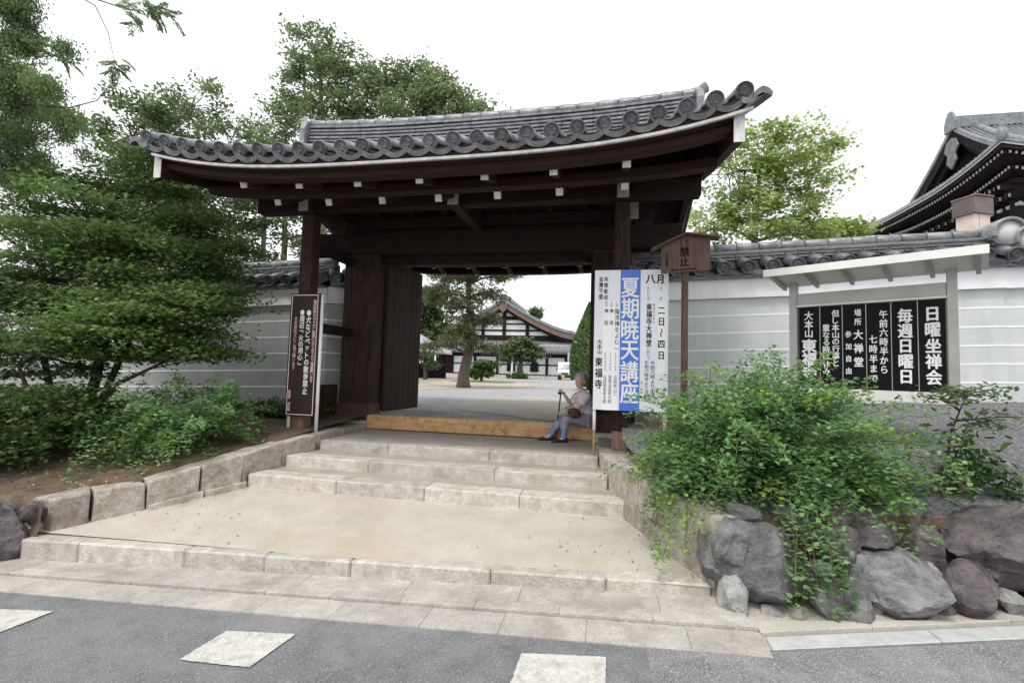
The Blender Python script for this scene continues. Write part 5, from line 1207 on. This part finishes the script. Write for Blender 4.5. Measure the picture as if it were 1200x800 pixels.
# the maple leaning over the wall
tree('maple_tree', 'dense green maple with layered foliage in the soil bed before the shaded wall', (-7.0, 5.45, -1.25),
     [(-7.05, 5.5, -.5), (-7.0, 5.6, .2), (-7.15, 5.7, 1.2), (-7.3, 5.8, 2.4)], .085,
     [((-7.9, 5.5, 1.1), (1.0, .7, .75), 26), ((-6.55, 5.8, 1.5), (1.1, .6, .5), 26), ((-5.95, 5.5, .62), (.85, .55, .3), 22), ((-7.2, 5.0, .05), (1.0, .6, .5), 20), ((-8.1, 6.0, 2.3), (1.2, .7, .8), 24),
      ((-6.9, 4.75, -.6), (.95, .55, .42), 24), ((-5.62, 5.6, .28), (.5, .4, .22), 13), ((-6.6, 6.2, 2.2), (.7, .5, .5), 15), ((-7.2, 6.2, 2.9), (.7, .5, .5), 14), ((-7.9, 4.6, -.7), (.9, .6, .6), 22), ((-6.3, 5.2, .1), (.6, .4, .12), 9), ((-8.5, 5.2, .2), (.8, .8, 1.0), 20), ((-7.2, 4.2, -.9), (.7, .35, .3), 12),
      ((-5.55, 5.7, .85), (.75, .5, .22), 18), ((-5.6, 5.5, .12), (.5, .4, .1), 9), ((-6.3, 6.0, 2.9), (.7, .5, .45), 14), ((-7.4, 5.4, 1.9), (1.0, .6, .6), 22), ((-7.0, 5.6, .8), (1.2, .6, .5), 26), ((-6.4, 5.0, .5), (.9, .5, .4), 18), ((-6.1, 6.2, 1.7), (.8, .5, .6), 18), ((-8.6, 5.6, 1.6), (.9, .7, 1.0), 22)],
     lf_maple, .033, 270, (.25, .25, .035), STAR, 1.25, 11, bk_=barkd, tw=1, sag=.05,
     stems=[([(-7.0, 5.45, -1.3), (-6.75, 5.4, -.6), (-6.5, 5.45, .1), (-6.2, 5.6, .8), (-6.1, 5.8, 1.5)], .06), ([(-7.0, 5.45, -1.3), (-7.4, 5.3, -.6), (-7.7, 5.3, .2), (-8.0, 5.5, 1.2)], .06), ([(-6.9, 5.5, -1.3), (-6.55, 5.2, -.75), (-6.2, 5.15, -.3)], .05), ([(-7.1, 5.4, -1.3), (-7.25, 5.0, -.7), (-7.3, 4.8, -.1)], .05)])
CYP = None
# cypress whose sprays hang into the top corner
CYP = tree('cypress_tree', 'dark cypress at the edge of the street with drooping sprays against the sky', (-9.6, 5.0, -1.4), [(-9.5, 5.0, 1), (-9.4, 5.0, 4), (-9.3, 5, 8)], .2,
     [((-8.35, 5.0, 4.1), (.42, .4, .9), 36), ((-8.75, 5.4, 2.9), (.6, .5, .7), 34), ((-8.5, 5.0, 5.0), (.45, .5, .6), 24), ((-7.45, 5.2, 3.3), (.2, .2, .06), 4), ((-7.35, 5.0, 4.2), (.12, .1, .05), 2), ((-7.6, 5.0, 3.75), (.25, .2, .1), 5), ((-9.0, 6, 3.6), (.5, .5, .9), 22)],
     lf_con, .022, 400, (.085, .085, .085), SPRAY, .2, 12, bk_=barkd, tw=1, sag=-.04, thin=.22, hang=True)
def sprays(root, boughs, m, seed):
    rng = np.random.default_rng(seed); sb = MB(); C, N, T, Z = [], [], [], []
    for path, r0, spots in boughs:
        path = [Vector(p) for p in path]; sb.tube(path, [lerp(r0, .003, i/(len(path)-1)) for i in range(len(path))], 5, caps=False)
        for (p, d, L, k) in spots:
            for j in range(k):
                q = np.array(p, float)+rng.normal(size=3)*.03; dd = np.array(d, float)+rng.normal(size=3)*np.array([.55, .5, .4]); dd /= np.linalg.norm(dd); n = int(L*(.6+.6*rng.random())/.022); pts = [Vector(q)]
                for i in range(n):
                    dd = dd+np.array([0, 0, -.045])+rng.normal(size=3)*.05; dd /= np.linalg.norm(dd); q = q+dd*.022; pts.append(Vector(q))
                    s = np.cross(dd, [0, 0, 1.0]); s /= np.linalg.norm(s)+1e-6; tw = .075*(1-.6*i/n)
                    for sg in (-1, 1):
                        t = s*sg*.75+dd*.75+np.array([0, 0, -.25]); t /= np.linalg.norm(t)
                        for e in range(4):
                            C.append(q+t*tw*(e+.5)/4*1.1); N.append(np.array([0, 0, .6])+rng.normal(size=3)*.6); T.append(t+rng.normal(size=3)*.25); Z.append(.016)
                sb.tube(pts[::3]+[pts[-1]], .0022, 4, caps=False)
    sb.build('bough', barkd, root, recalc=False)
    leaf_mesh('hanging_spray', np.array(C), np.array(N), np.array(Z)*(.7+.6*rng.random(len(Z))), SPRAY, m, root, T=np.array(T), seed=seed)
sprays(CYP, [([(-9.3, 5.0, 5.6), (-8.2, 5.0, 5.25), (-7.0, 5.0, 4.9), (-6.3, 5.0, 4.62), (-5.7, 5.0, 4.5)], .018, [((-6.35, 5.0, 4.62), (.4, 0, .1), .3, 7), ((-6.0, 5.0, 4.58), (.5, 0, .1), .36, 9), ((-5.75, 5.0, 4.5), (.3, 0, -.3), .26, 8), ((-6.2, 5.0, 4.45), (.1, 0, -.6), .2, 6)]),
             ([(-7.2, 5.0, 4.95), (-6.85, 5.0, 4.75), (-6.6, 5.0, 4.35), (-6.45, 5.0, 3.92)], .009, [((-6.45, 5.0, 3.92), (.5, 0, -.1), .24, 6), ((-6.48, 5.0, 3.88), (-.35, 0, -.7), .2, 6), ((-6.4, 5.0, 3.86), (.5, 0, -.5), .2, 5)]),
             ([(-9.3, 5.0, 3.5), (-8.2, 5.1, 3.55), (-7.3, 5.1, 3.42), (-6.75, 5.05, 3.45), (-6.5, 5.0, 3.62)], .016, [((-7.7, 5.1, 3.5), (.5, 0, -.3), .3, 5), ((-7.9, 5.1, 3.65), (.6, 0, .1), .35, 5)]),
             ([(-9.3, 5.0, 4.3), (-8.3, 5.0, 4.25), (-7.7, 5.0, 4.12), (-7.2, 5.0, 4.1)], .012, [((-7.35, 5.0, 4.1), (.5, 0, -.2), .2, 4), ((-7.9, 5.0, 4.3), (.6, 0, .2), .35, 6), ((-8.0, 5.0, 4.0), (.5, 0, -.4), .35, 6)])], lf_con, 13)
G1 = 'trees behind the shaded wall'
BT = [('tall thin-leaved tree with open crown behind the shaded wall beside the maple top', (-19.6, 16.5, -.5), [(-19.5, 16.4, 5), (-19.5, 16.3, 9)], .22, [((-19.7, 16.2, 9.4), (2.0, 1.6, 1.7), 34), ((-19.4, 16, 6.6), (2.1, 1.6, 1.8), 36), ((-20.5, 16, 4), (2, 1.5, 1.6), 26)], lf_zel2),
      ('broad tree with fine pale foliage over the left end of the gate roof', (-18.0, 18.5, -.5), [(-18.0, 18.3, 5), (-18.4, 18.1, 10.5)], .24, [((-19.0, 18.0, 11.3), (2.4, 1.6, 1.6), 36), ((-16.6, 18.0, 9.6), (2.0, 1.6, 1.2), 32), ((-17.5, 18, 7.6), (2.4, 1.5, 1.5), 34)], lf_zel),
      ('mid-height tree with a grey trunk standing close to the gate post behind the wall', (-13.75, 17.0, -.5), [(-13.75, 17, 4), (-13.9, 17, 8)], .16, [((-13.7, 17.0, 6.6), (1.7, 1.5, 1.7), 36), ((-15.8, 17.0, 6.6), (1.8, 1.6, 1.8), 34), ((-14.8, 17, 4.3), (2.0, 1.4, 1.1), 26)], lf_zel2),
      ('bushy tree filling the gap between the maple and the gate roof', (-16.4, 15, -.5), [(-16.4, 15, 3), (-16.5, 15, 5.5)], .17, [((-16.4, 15, 5.6), (2.0, 1.5, 1.6), 36), ((-15.0, 15, 3.6), (1.9, 1.4, 1.0), 26), ((-18.0, 15, 3.0), (1.9, 1.4, 1.2), 24)], lf_zel2),
      ('slender tree rising behind the left corner of the gate roof', (-15.4, 20.5, -.5), [(-15.4, 20.4, 6), (-15.5, 20.2, 11)], .2, [((-15.5, 20.0, 11.2), (1.5, 1.4, 1.3), 28), ((-14.2, 20, 9.4), (1.7, 1.4, 1.2), 26), ((-12.6, 20, 5.6), (2.6, 1.4, 2.2), 34)], lf_zel)]
for i, (lab, base, tr, r0, pads, lm) in enumerate(BT):
    tree('broadleaf_tree', lab, base, tr, r0, [(c, r, int(k*.8)) for c, r, k in pads], lm, .085, 125, (.33, .33, .15), OVAL, .9, 30+i, group=G1, tw=1)
tree('broadleaf_tree', 'tall narrow tree with bare lower limbs rising above the middle of the gate roof', (-17.0, 26, -.5), [(-17.1, 26, 7), (-17.4, 26, 14), (-17.9, 26, 19.5)], .3,
     [((-18.5, 26, 19.6), (1.5, 1.5, 1.9), 26), ((-19.4, 26, 17.2), (1.3, 1.3, 1.3), 16), ((-16.6, 26, 18.0), (1.6, 1.5, 1.9), 26), ((-17.5, 26, 15.4), (2.2, 1.5, 1.1), 22), ((-15.4, 26, 15.2), (1.6, 1.5, 1.3), 20)], lf_zel, .115, 90, (.34, .34, .18), OVAL, .8, 41, limb_from=.5,
     stems=[([(-17.1, 26, 9), (-16.6, 26, 13), (-16.3, 26, 18)], .14), ([(-17.2, 26, 11), (-18.6, 26, 15), (-19, 26, 19)], .12)])
tree('broadleaf_tree', 'spreading bright leaved tree sloping down behind the ridge of the gate', (-11.5, 27, -.5), [(-11.6, 27, 7), (-12.2, 27, 13), (-12.8, 27, 17)], .34,
     [((-13.8, 26.5, 17.2), (2.2, 1.6, 1.6), 36), ((-10.9, 26.5, 17.0), (1.5, 1.4, 1.2), 20), ((-9.6, 26, 15.4), (2.0, 1.5, 1.0), 26), ((-12.2, 26, 15.0), (2.6, 1.5, 1.1), 32), ((-8.0, 26, 14.5), (1.4, 1.3, .7), 14)], lf_zel, .115, 105, (.36, .36, .19), OVAL, .8, 42, limb_from=.5)
tree('maple_tree', 'light green maple with airy foliage rising over the wall beside the gate roof', (4.3, 15.3, -.5), [(4.25, 15.2, 2), (4.1, 15.1, 4), (4.2, 15, 6)], .17,
     [((3.35, 15, 6.0), (1.1, 1.1, 1.5), 34), ((4.65, 15, 6.5), (1.25, 1.1, 1.0), 34), ((5.3, 15, 5.4), (1.05, 1.0, 1.0), 26), ((4.1, 14.8, 4.5), (1.6, 1.1, .9), 36), ((5.9, 15, 6.6), (.5, .6, .5), 7), ((2.9, 15.2, 4.4), (.8, .8, .9), 14), ((5.6, 15, 4.1), (.9, .9, .6), 14)], lf_lime, .066, 90, (.22, .22, .11), STAR, 1.0, 43, tw=1)
tree('broadleaf_tree', 'small yellow-green treetop showing between the maple and the great hall', (7.7, 18, -.5), [(7.7, 18, 3), (7.6, 18, 5)], .1, [((7.5, 18, 5.0), (.95, .8, .38), 18), ((7.9, 18, 4.2), (1.2, .9, .5), 16)], lf_lime, .085, 100, (.24, .24, .12), OVAL, .9, 44)
# inside the precinct
tree('pine_tree', 'old pine with leaning trunk and hanging boughs framed by the gate opening', (-6.03, 19.8, -.72), [(-6.0, 19.8, .2), (-5.75, 19.8, 1.5), (-5.9, 19.8, 3), (-6.0, 19.8, 5)], .27,
     [((-6.6, 19.8, 4.1), (1.25, 1.2, .6), 26), ((-5.2, 19.8, 4.2), (1.2, 1.2, .45), 22), ((-7.0, 19.5, 3.2), (.8, .9, .5), 16), ((-6.0, 19.3, 2.6), (.9, .9, .6), 20), ((-5.15, 19.5, 3.2), (.9, .8, .45), 14), ((-4.3, 19.8, 4.0), (.5, .6, .3), 8), ((-5.9, 19.2, 1.75), (.75, .8, .35), 14), ((-5.0, 19.5, 2.1), (.5, .5, .3), 8), ((-6.1, 19, 1.15), (1.2, .8, .16), 16), ((-7.4, 19.8, 1.0), (.7, .6, .16), 8), ((-4.9, 19.4, .95), (.6, .5, .13), 7)],
     [lf_pine, lf_dry], .085, 95, (.19, .19, .10), NEED, .5, 51, tw=1, limb_from=.25)
tree('pine_tree', 'slight young pine beside the pavilion inside the gate', (-11.75, 30, -.7), [(-11.8, 30, .1), (-11.7, 30, .8)], .12, [((-11.9, 30, .75), (.8, .7, .35), 16), ((-11.4, 30, .3), (.5, .5, .2), 8)], lf_pine, .11, 90, (.2, .2, .1), NEED, .5, 52)
tree('pine_tree', 'tall green pine standing behind the pavilion at the edge of the opening', (-15.5, 41, -.7), [(-15.5, 41, 3), (-15.4, 41, 6.5)], .25, [((-15.4, 40, 5.6), (1.7, 1.5, 1.6), 24), ((-15.0, 40, 3.0), (2.0, 1.5, 1.3), 26), ((-16.5, 40, 4.0), (1.6, 1.5, 2.0), 22)], lf_zel2, .2, 90, (.4, .4, .25), OVAL, .7, 53)
tree('pruned_tree', 'round-headed pruned tree in front of the hall', (-9.0, 49, -.65), [(-9.0, 49, .4), (-8.95, 49, 1.2)], .42, [((-8.95, 49, 2.0), (2.5, 1.7, 1.1), 70), ((-8.95, 49, 2.7), (1.5, 1.3, .8), 30)], lf_pine, .17, 90, (.3, .3, .16), OVAL, .9, 54)
tree('shrub', 'rounded green cloud-pruned shrub beside the old pine trunk', (-7.95, 30, -.62), [(-7.95, 30, -.3), (-7.9, 30, .1)], .1, [((-8.1, 30, -.15), (1.0, .8, .33), 36), ((-7.7, 30, .42), (.75, .7, .3), 26)], lf_top, .08, 110, (.13, .13, .08), OVAL, 1, 55, cat='shrub')
tree('shrub', 'small clipped shrub around the foot of the round-headed tree', (-8.9, 47.6, -.7), [(-8.9, 47.6, -.6), (-8.9, 47.6, -.5)], .1, [((-8.9, 47.6, -.45), (1.1, .7, .28), 24)], lf_top, .1, 80, (.14, .14, .08), OVAL, 1, 56, cat='shrub')
tree('broadleaf_tree', 'far treetop showing above the slope of the hall roof', (-11.9, 78, -.7), [(-11.9, 78, 5), (-11.9, 78, 9)], .3, [((-11.9, 78, 9.6), (.9, .9, 1.0), 16)], lf_zel2, .25, 60, (.3, .3, .25), OVAL, .7, 57)
# clipped juniper cone
root = thing('juniper', 'tall clipped juniper cone partly hidden by the white banner', 'shrub', (-.92, 22, -.7))
b = MB(); b.tube([(-.92, 22, -.8), (-.92, 22, 1.6)], [.1, .04], 8); b.build('trunk', bark, root)
rng = np.random.default_rng(9); n = 26000; h = rng.random(n)**1.15; a = rng.random(n)*2*pi
rr = .86*np.sin(np.clip((1-h)*2.0, 0, pi/2))**.85*(1-.12*h)*(1+.09*np.sin(a*5+h*9))*(1-.5*rng.random(n)**2.2)
rr *= np.clip(h/.12, .55, 1)
C = np.stack([-.92+rr*np.cos(a), 22+rr*np.sin(a), -.55+h*3.75], 1); N = np.stack([np.cos(a), np.sin(a), .3+0*a], 1)+rng.normal(size=(n, 3))*.7
leaf_mesh('crown', C, N, .055*(.6+.8*rng.random(n)), SPRAY, lf_top, root, T=np.stack([0*a, 0*a, 1+0*a], 1)+rng.normal(size=(n, 3))*.4, seed=9)

# arching bush clover: stems that bend over, leaflets in threes along them
def clover(name, label, stems, seed, leaf=.0165, step=.0185, fresh=.13):
    rng = np.random.default_rng(seed); root = thing(name, label, 'shrub', tuple(np.mean([s[0] for s in stems], axis=0)))
    sb = MB(); C, N, T, F = [], [], [], []
    for (p, d, L, droop) in stems:
        p = np.array(p, float); d = np.array(d, float); d /= np.linalg.norm(d); n = int(L/step); pts = [p.copy()]; side0 = rng.random()*6
        tip = rng.random() < .17
        for i in range(n):
            d = d+np.array([0, 0, -droop*step*(.4+1.6*i/n)])+rng.normal(size=3)*.035; d /= np.linalg.norm(d); p = p+d*step; pts.append(p.copy())
            if i < n*.18: continue
            for twig in range(2):
                ph = side0+i*2.4+twig*pi; s1 = np.cross(d, [0, 0, 1]); s1 /= np.linalg.norm(s1)+1e-6; s2 = np.cross(s1, d); o = s1*cos(ph)+s2*abs(sin(ph))*.8+d*.5; o /= np.linalg.norm(o)
                ll = (.03+.075*rng.random()*min(1, 3*(1-i/n)+.25)); c = p+o*ll
                nn = np.array([0, 0, 1.1])+rng.normal(size=3)*.45-0.2*d
                for q in (-1, 0, 1):
                    t = o+q*.9*np.cross(nn, o)/(np.linalg.norm(nn)+1e-6); t /= np.linalg.norm(t); C.append(c+t*leaf*.95); N.append(nn); T.append(t); F.append(tip and i > n*.72)
        k = max(2, len(pts)//8); pp = [Vector(x) for x in pts[::k]]+[Vector(pts[-1])]
        sb.tube(pp, [lerp(.0065, .002, i/(len(pp)-1)) for i in range(len(pp))], 4, caps=False)
    sb.build('stem', mat('green_stem', (.1, .09, .04), (.16, .15, .06), 5, .7), root, recalc=False)
    C, N, T, F = map(np.array, (C, N, T, F))
    for nm, sel, m in (('foliage', ~F, lf_hagi), ('young_foliage', F, lf_hagi_d)):
        if sel.sum(): leaf_mesh(nm, C[sel], N[sel], leaf*(.75+.5*rng.random(sel.sum())), OVAL, m, root, T=T[sel], seed=seed)
    return root
rnd = random.Random(3); SS = []
for i in range(460):
    a = rnd.uniform(0, 2*pi); bx, by = 1.33+rnd.gauss(0, .22), 4.75+rnd.gauss(0, .16); e = rnd.uniform(.25, 1.4); L = rnd.uniform(.8, 1.28)
    L *= 1.0-.12*sin(e)
    SS.append(((bx, by, rb_z(bx, by)), (cos(a)*cos(e)*1.15+.06, sin(a)*cos(e)*.75-.1, sin(e)*1.12), L*1.04, rnd.uniform(.85, 1.75)))
for i in range(40):   # long arms toward the notice board and along the rocks
    a = rnd.uniform(-.9, .1); e = rnd.uniform(.3, .7); bx, by = 1.5+rnd.gauss(0, .15), 4.75+rnd.gauss(0, .12); SS.append(((bx, by, rb_z(bx, by)), (cos(a)*cos(e), sin(a)*cos(e)-.15, sin(e)), rnd.uniform(.9, 1.2), rnd.uniform(1.2, 2.0)))
for i in range(9):   # a cascade over the boulders
    bx, by = 1.36+rnd.gauss(0, .04), 4.35+rnd.gauss(0, .06); SS.append(((bx, by, rb_z(bx, by)+.1), (rnd.uniform(.0, .14), -.9, rnd.uniform(.25, .55)), rnd.uniform(1.0, 1.35), rnd.uniform(2.6, 3.3)))
for i in range(130):
    a = rnd.uniform(3.3, 6.0); e = rnd.uniform(.2, .7); bx, by = 1.25+rnd.gauss(0, .2), 4.6+rnd.gauss(0, .12); SS.append(((bx, by, rb_z(bx, by)), (cos(a)*cos(e), sin(a)*cos(e)*.55, sin(e)), rnd.uniform(.5, .78), rnd.uniform(1.0, 1.6)))
clover('clover_bush', 'big arching bush clover spilling over the boulders in front of the notice board', SS, 61)
SS = []
for i in range(125):
    a = rnd.uniform(0, 2*pi); bx, by = -5.5+rnd.gauss(0, .25), 5.3+rnd.gauss(0, .16); e = rnd.uniform(.3, 1.3); SS.append(((bx, by, -1.1), (cos(a)*cos(e)*1.15, sin(a)*cos(e)*.8-.15, sin(e)), rnd.uniform(.7, 1.2), rnd.uniform(1.0, 2.1)))
for i in range(22):
    bx, by = -5.3+rnd.gauss(0, .1), 5.6; SS.append(((bx, by, -1.05), (rnd.uniform(.2, .7), rnd.uniform(-.4, .1), rnd.uniform(.6, 1.1)), rnd.uniform(.8, 1.1), rnd.uniform(1.0, 1.8)))
clover('clover_bush', 'bright green bush clover arching over the low cut stones under the maple', SS, 62, leaf=.019)
# broad-leaved shrubs on the gravel and low evergreens along the shaded wall
lf_br = leafm('glossy_leaf', (.03, .075, .022), (.07, .13, .035), .25, .25, 2, rough=.3)
tree('shrub', 'sparse broad-leaved shrub on the gravel beside the notice board post', (2.68, 4.5, -.9), [(2.7, 4.5, -.7), (2.74, 4.5, -.42)], .012, [((2.6, 4.4, -.72), (.17, .18, .14), 7), ((2.83, 4.5, -.62), (.2, .18, .16), 8), ((2.7, 4.5, -.44), (.12, .15, .1), 4), ((2.98, 4.45, -.72), (.18, .15, .12), 6)], lf_br, .032, 26, (.07, .07, .06), OVAL, .6, 63, cat='shrub', tw=1, bk_=barkd)
tree('shrub', 'thin twiggy shrub with spreading top at the edge of the gravel', (2.85, 4.9, -.8), [(2.9, 4.9, -.4), (3.0, 4.9, -.14)], .014, [((3.1, 4.9, -.06), (.3, .25, .05), 8), ((2.82, 4.9, -.14), (.12, .2, .04), 4), ((3.2, 4.9, -.3), (.25, .2, .1), 6)], lf_zel2, .024, 40, (.09, .09, .025), OVAL, 1.5, 64, cat='shrub', tw=1, bk_=barkd)
for i, (x, y, lab) in enumerate(((-4.95, 7.4, 'dark low shrub at the wall foot beside the brown sign'), (-5.6, 7.3, 'dark low shrub at the wall foot behind the bush clover'), (-6.5, 7.3, 'dark low shrub at the wall foot deep under the maple'))):
    tree('shrub', lab, (x, y, -1.0), [(x, y, -.85), (x, y, -.7)], .02, [((x, y, -.76), (.38, .22, .16), 22)], lf_maple, .035, 80, (.08, .08, .06), OVAL, .9, 70+i, cat='shrub', group='low shrubs along the shaded wall', bk_=barkd)
tree('shrub', 'ground-hugging dark shrub under the maple at the street edge', (-6.5, 4.4, -1.15), [(-6.5, 4.4, -1.05), (-6.5, 4.4, -.95)], .02, [((-6.6, 4.4, -.98), (.7, .4, .16), 26), ((-7.6, 4.2, -.98), (.7, .4, .2), 24)], lf_maple, .034, 90, (.1, .1, .05), STAR, 1.5, 75, cat='shrub', bk_=barkd)
# small plants in the joints of the boulders
weed = MATS['clover_leaf']
# fallen leaves and litter on the soil
rng = np.random.default_rng(4); n = 500
X_ = rng.uniform(-8, -5.0, n); Y_ = rng.uniform(4.0, 6.0, n); 
def soil_z(x, y):
    return max(lerp(fl_top(y)-.03, -.84+.02*(x+6), max(0, min(1, (y-5)/3))), zs(x)+.42 if y < 4.3 else -9)
Z_ = np.array([soil_z(x, y)+.035 for x, y in zip(X_, Y_)]); N = rng.normal(size=(n, 3))*.35+np.array([0, 0, 1])
lt = leaf_mesh('leaf_litter', np.stack([X_, Y_, Z_], 1), N, .022, OVAL, mat('dry_leaf', (.22, .15, .07), (.34, .25, .12), 5, .9), None, seed=4); lt['kind'] = 'stuff'

n = 70; rng = np.random.default_rng(8); Y_ = rng.uniform(3.8, 5.0, n); t = rng.random(n)**2.2*.35; sd_ = rng.random(n) < .5
X_ = np.array([lerp(xl(y)+.05, xr(y)-.05, (q if s else 1-q)) for y, q, s in zip(Y_, t, sd_)]); Z_ = np.array([apron_z(x, y)+.012 for x, y in zip(X_, Y_)])
lt = leaf_mesh('leaf_litter', np.stack([X_, Y_, Z_], 1), rng.normal(size=(n, 3))*.25+np.array([0, 0, 1]), .014*(.6+.8*rng.random(n)), OVAL, MATS['dry_leaf'], None, seed=8); lt['kind'] = 'stuff'
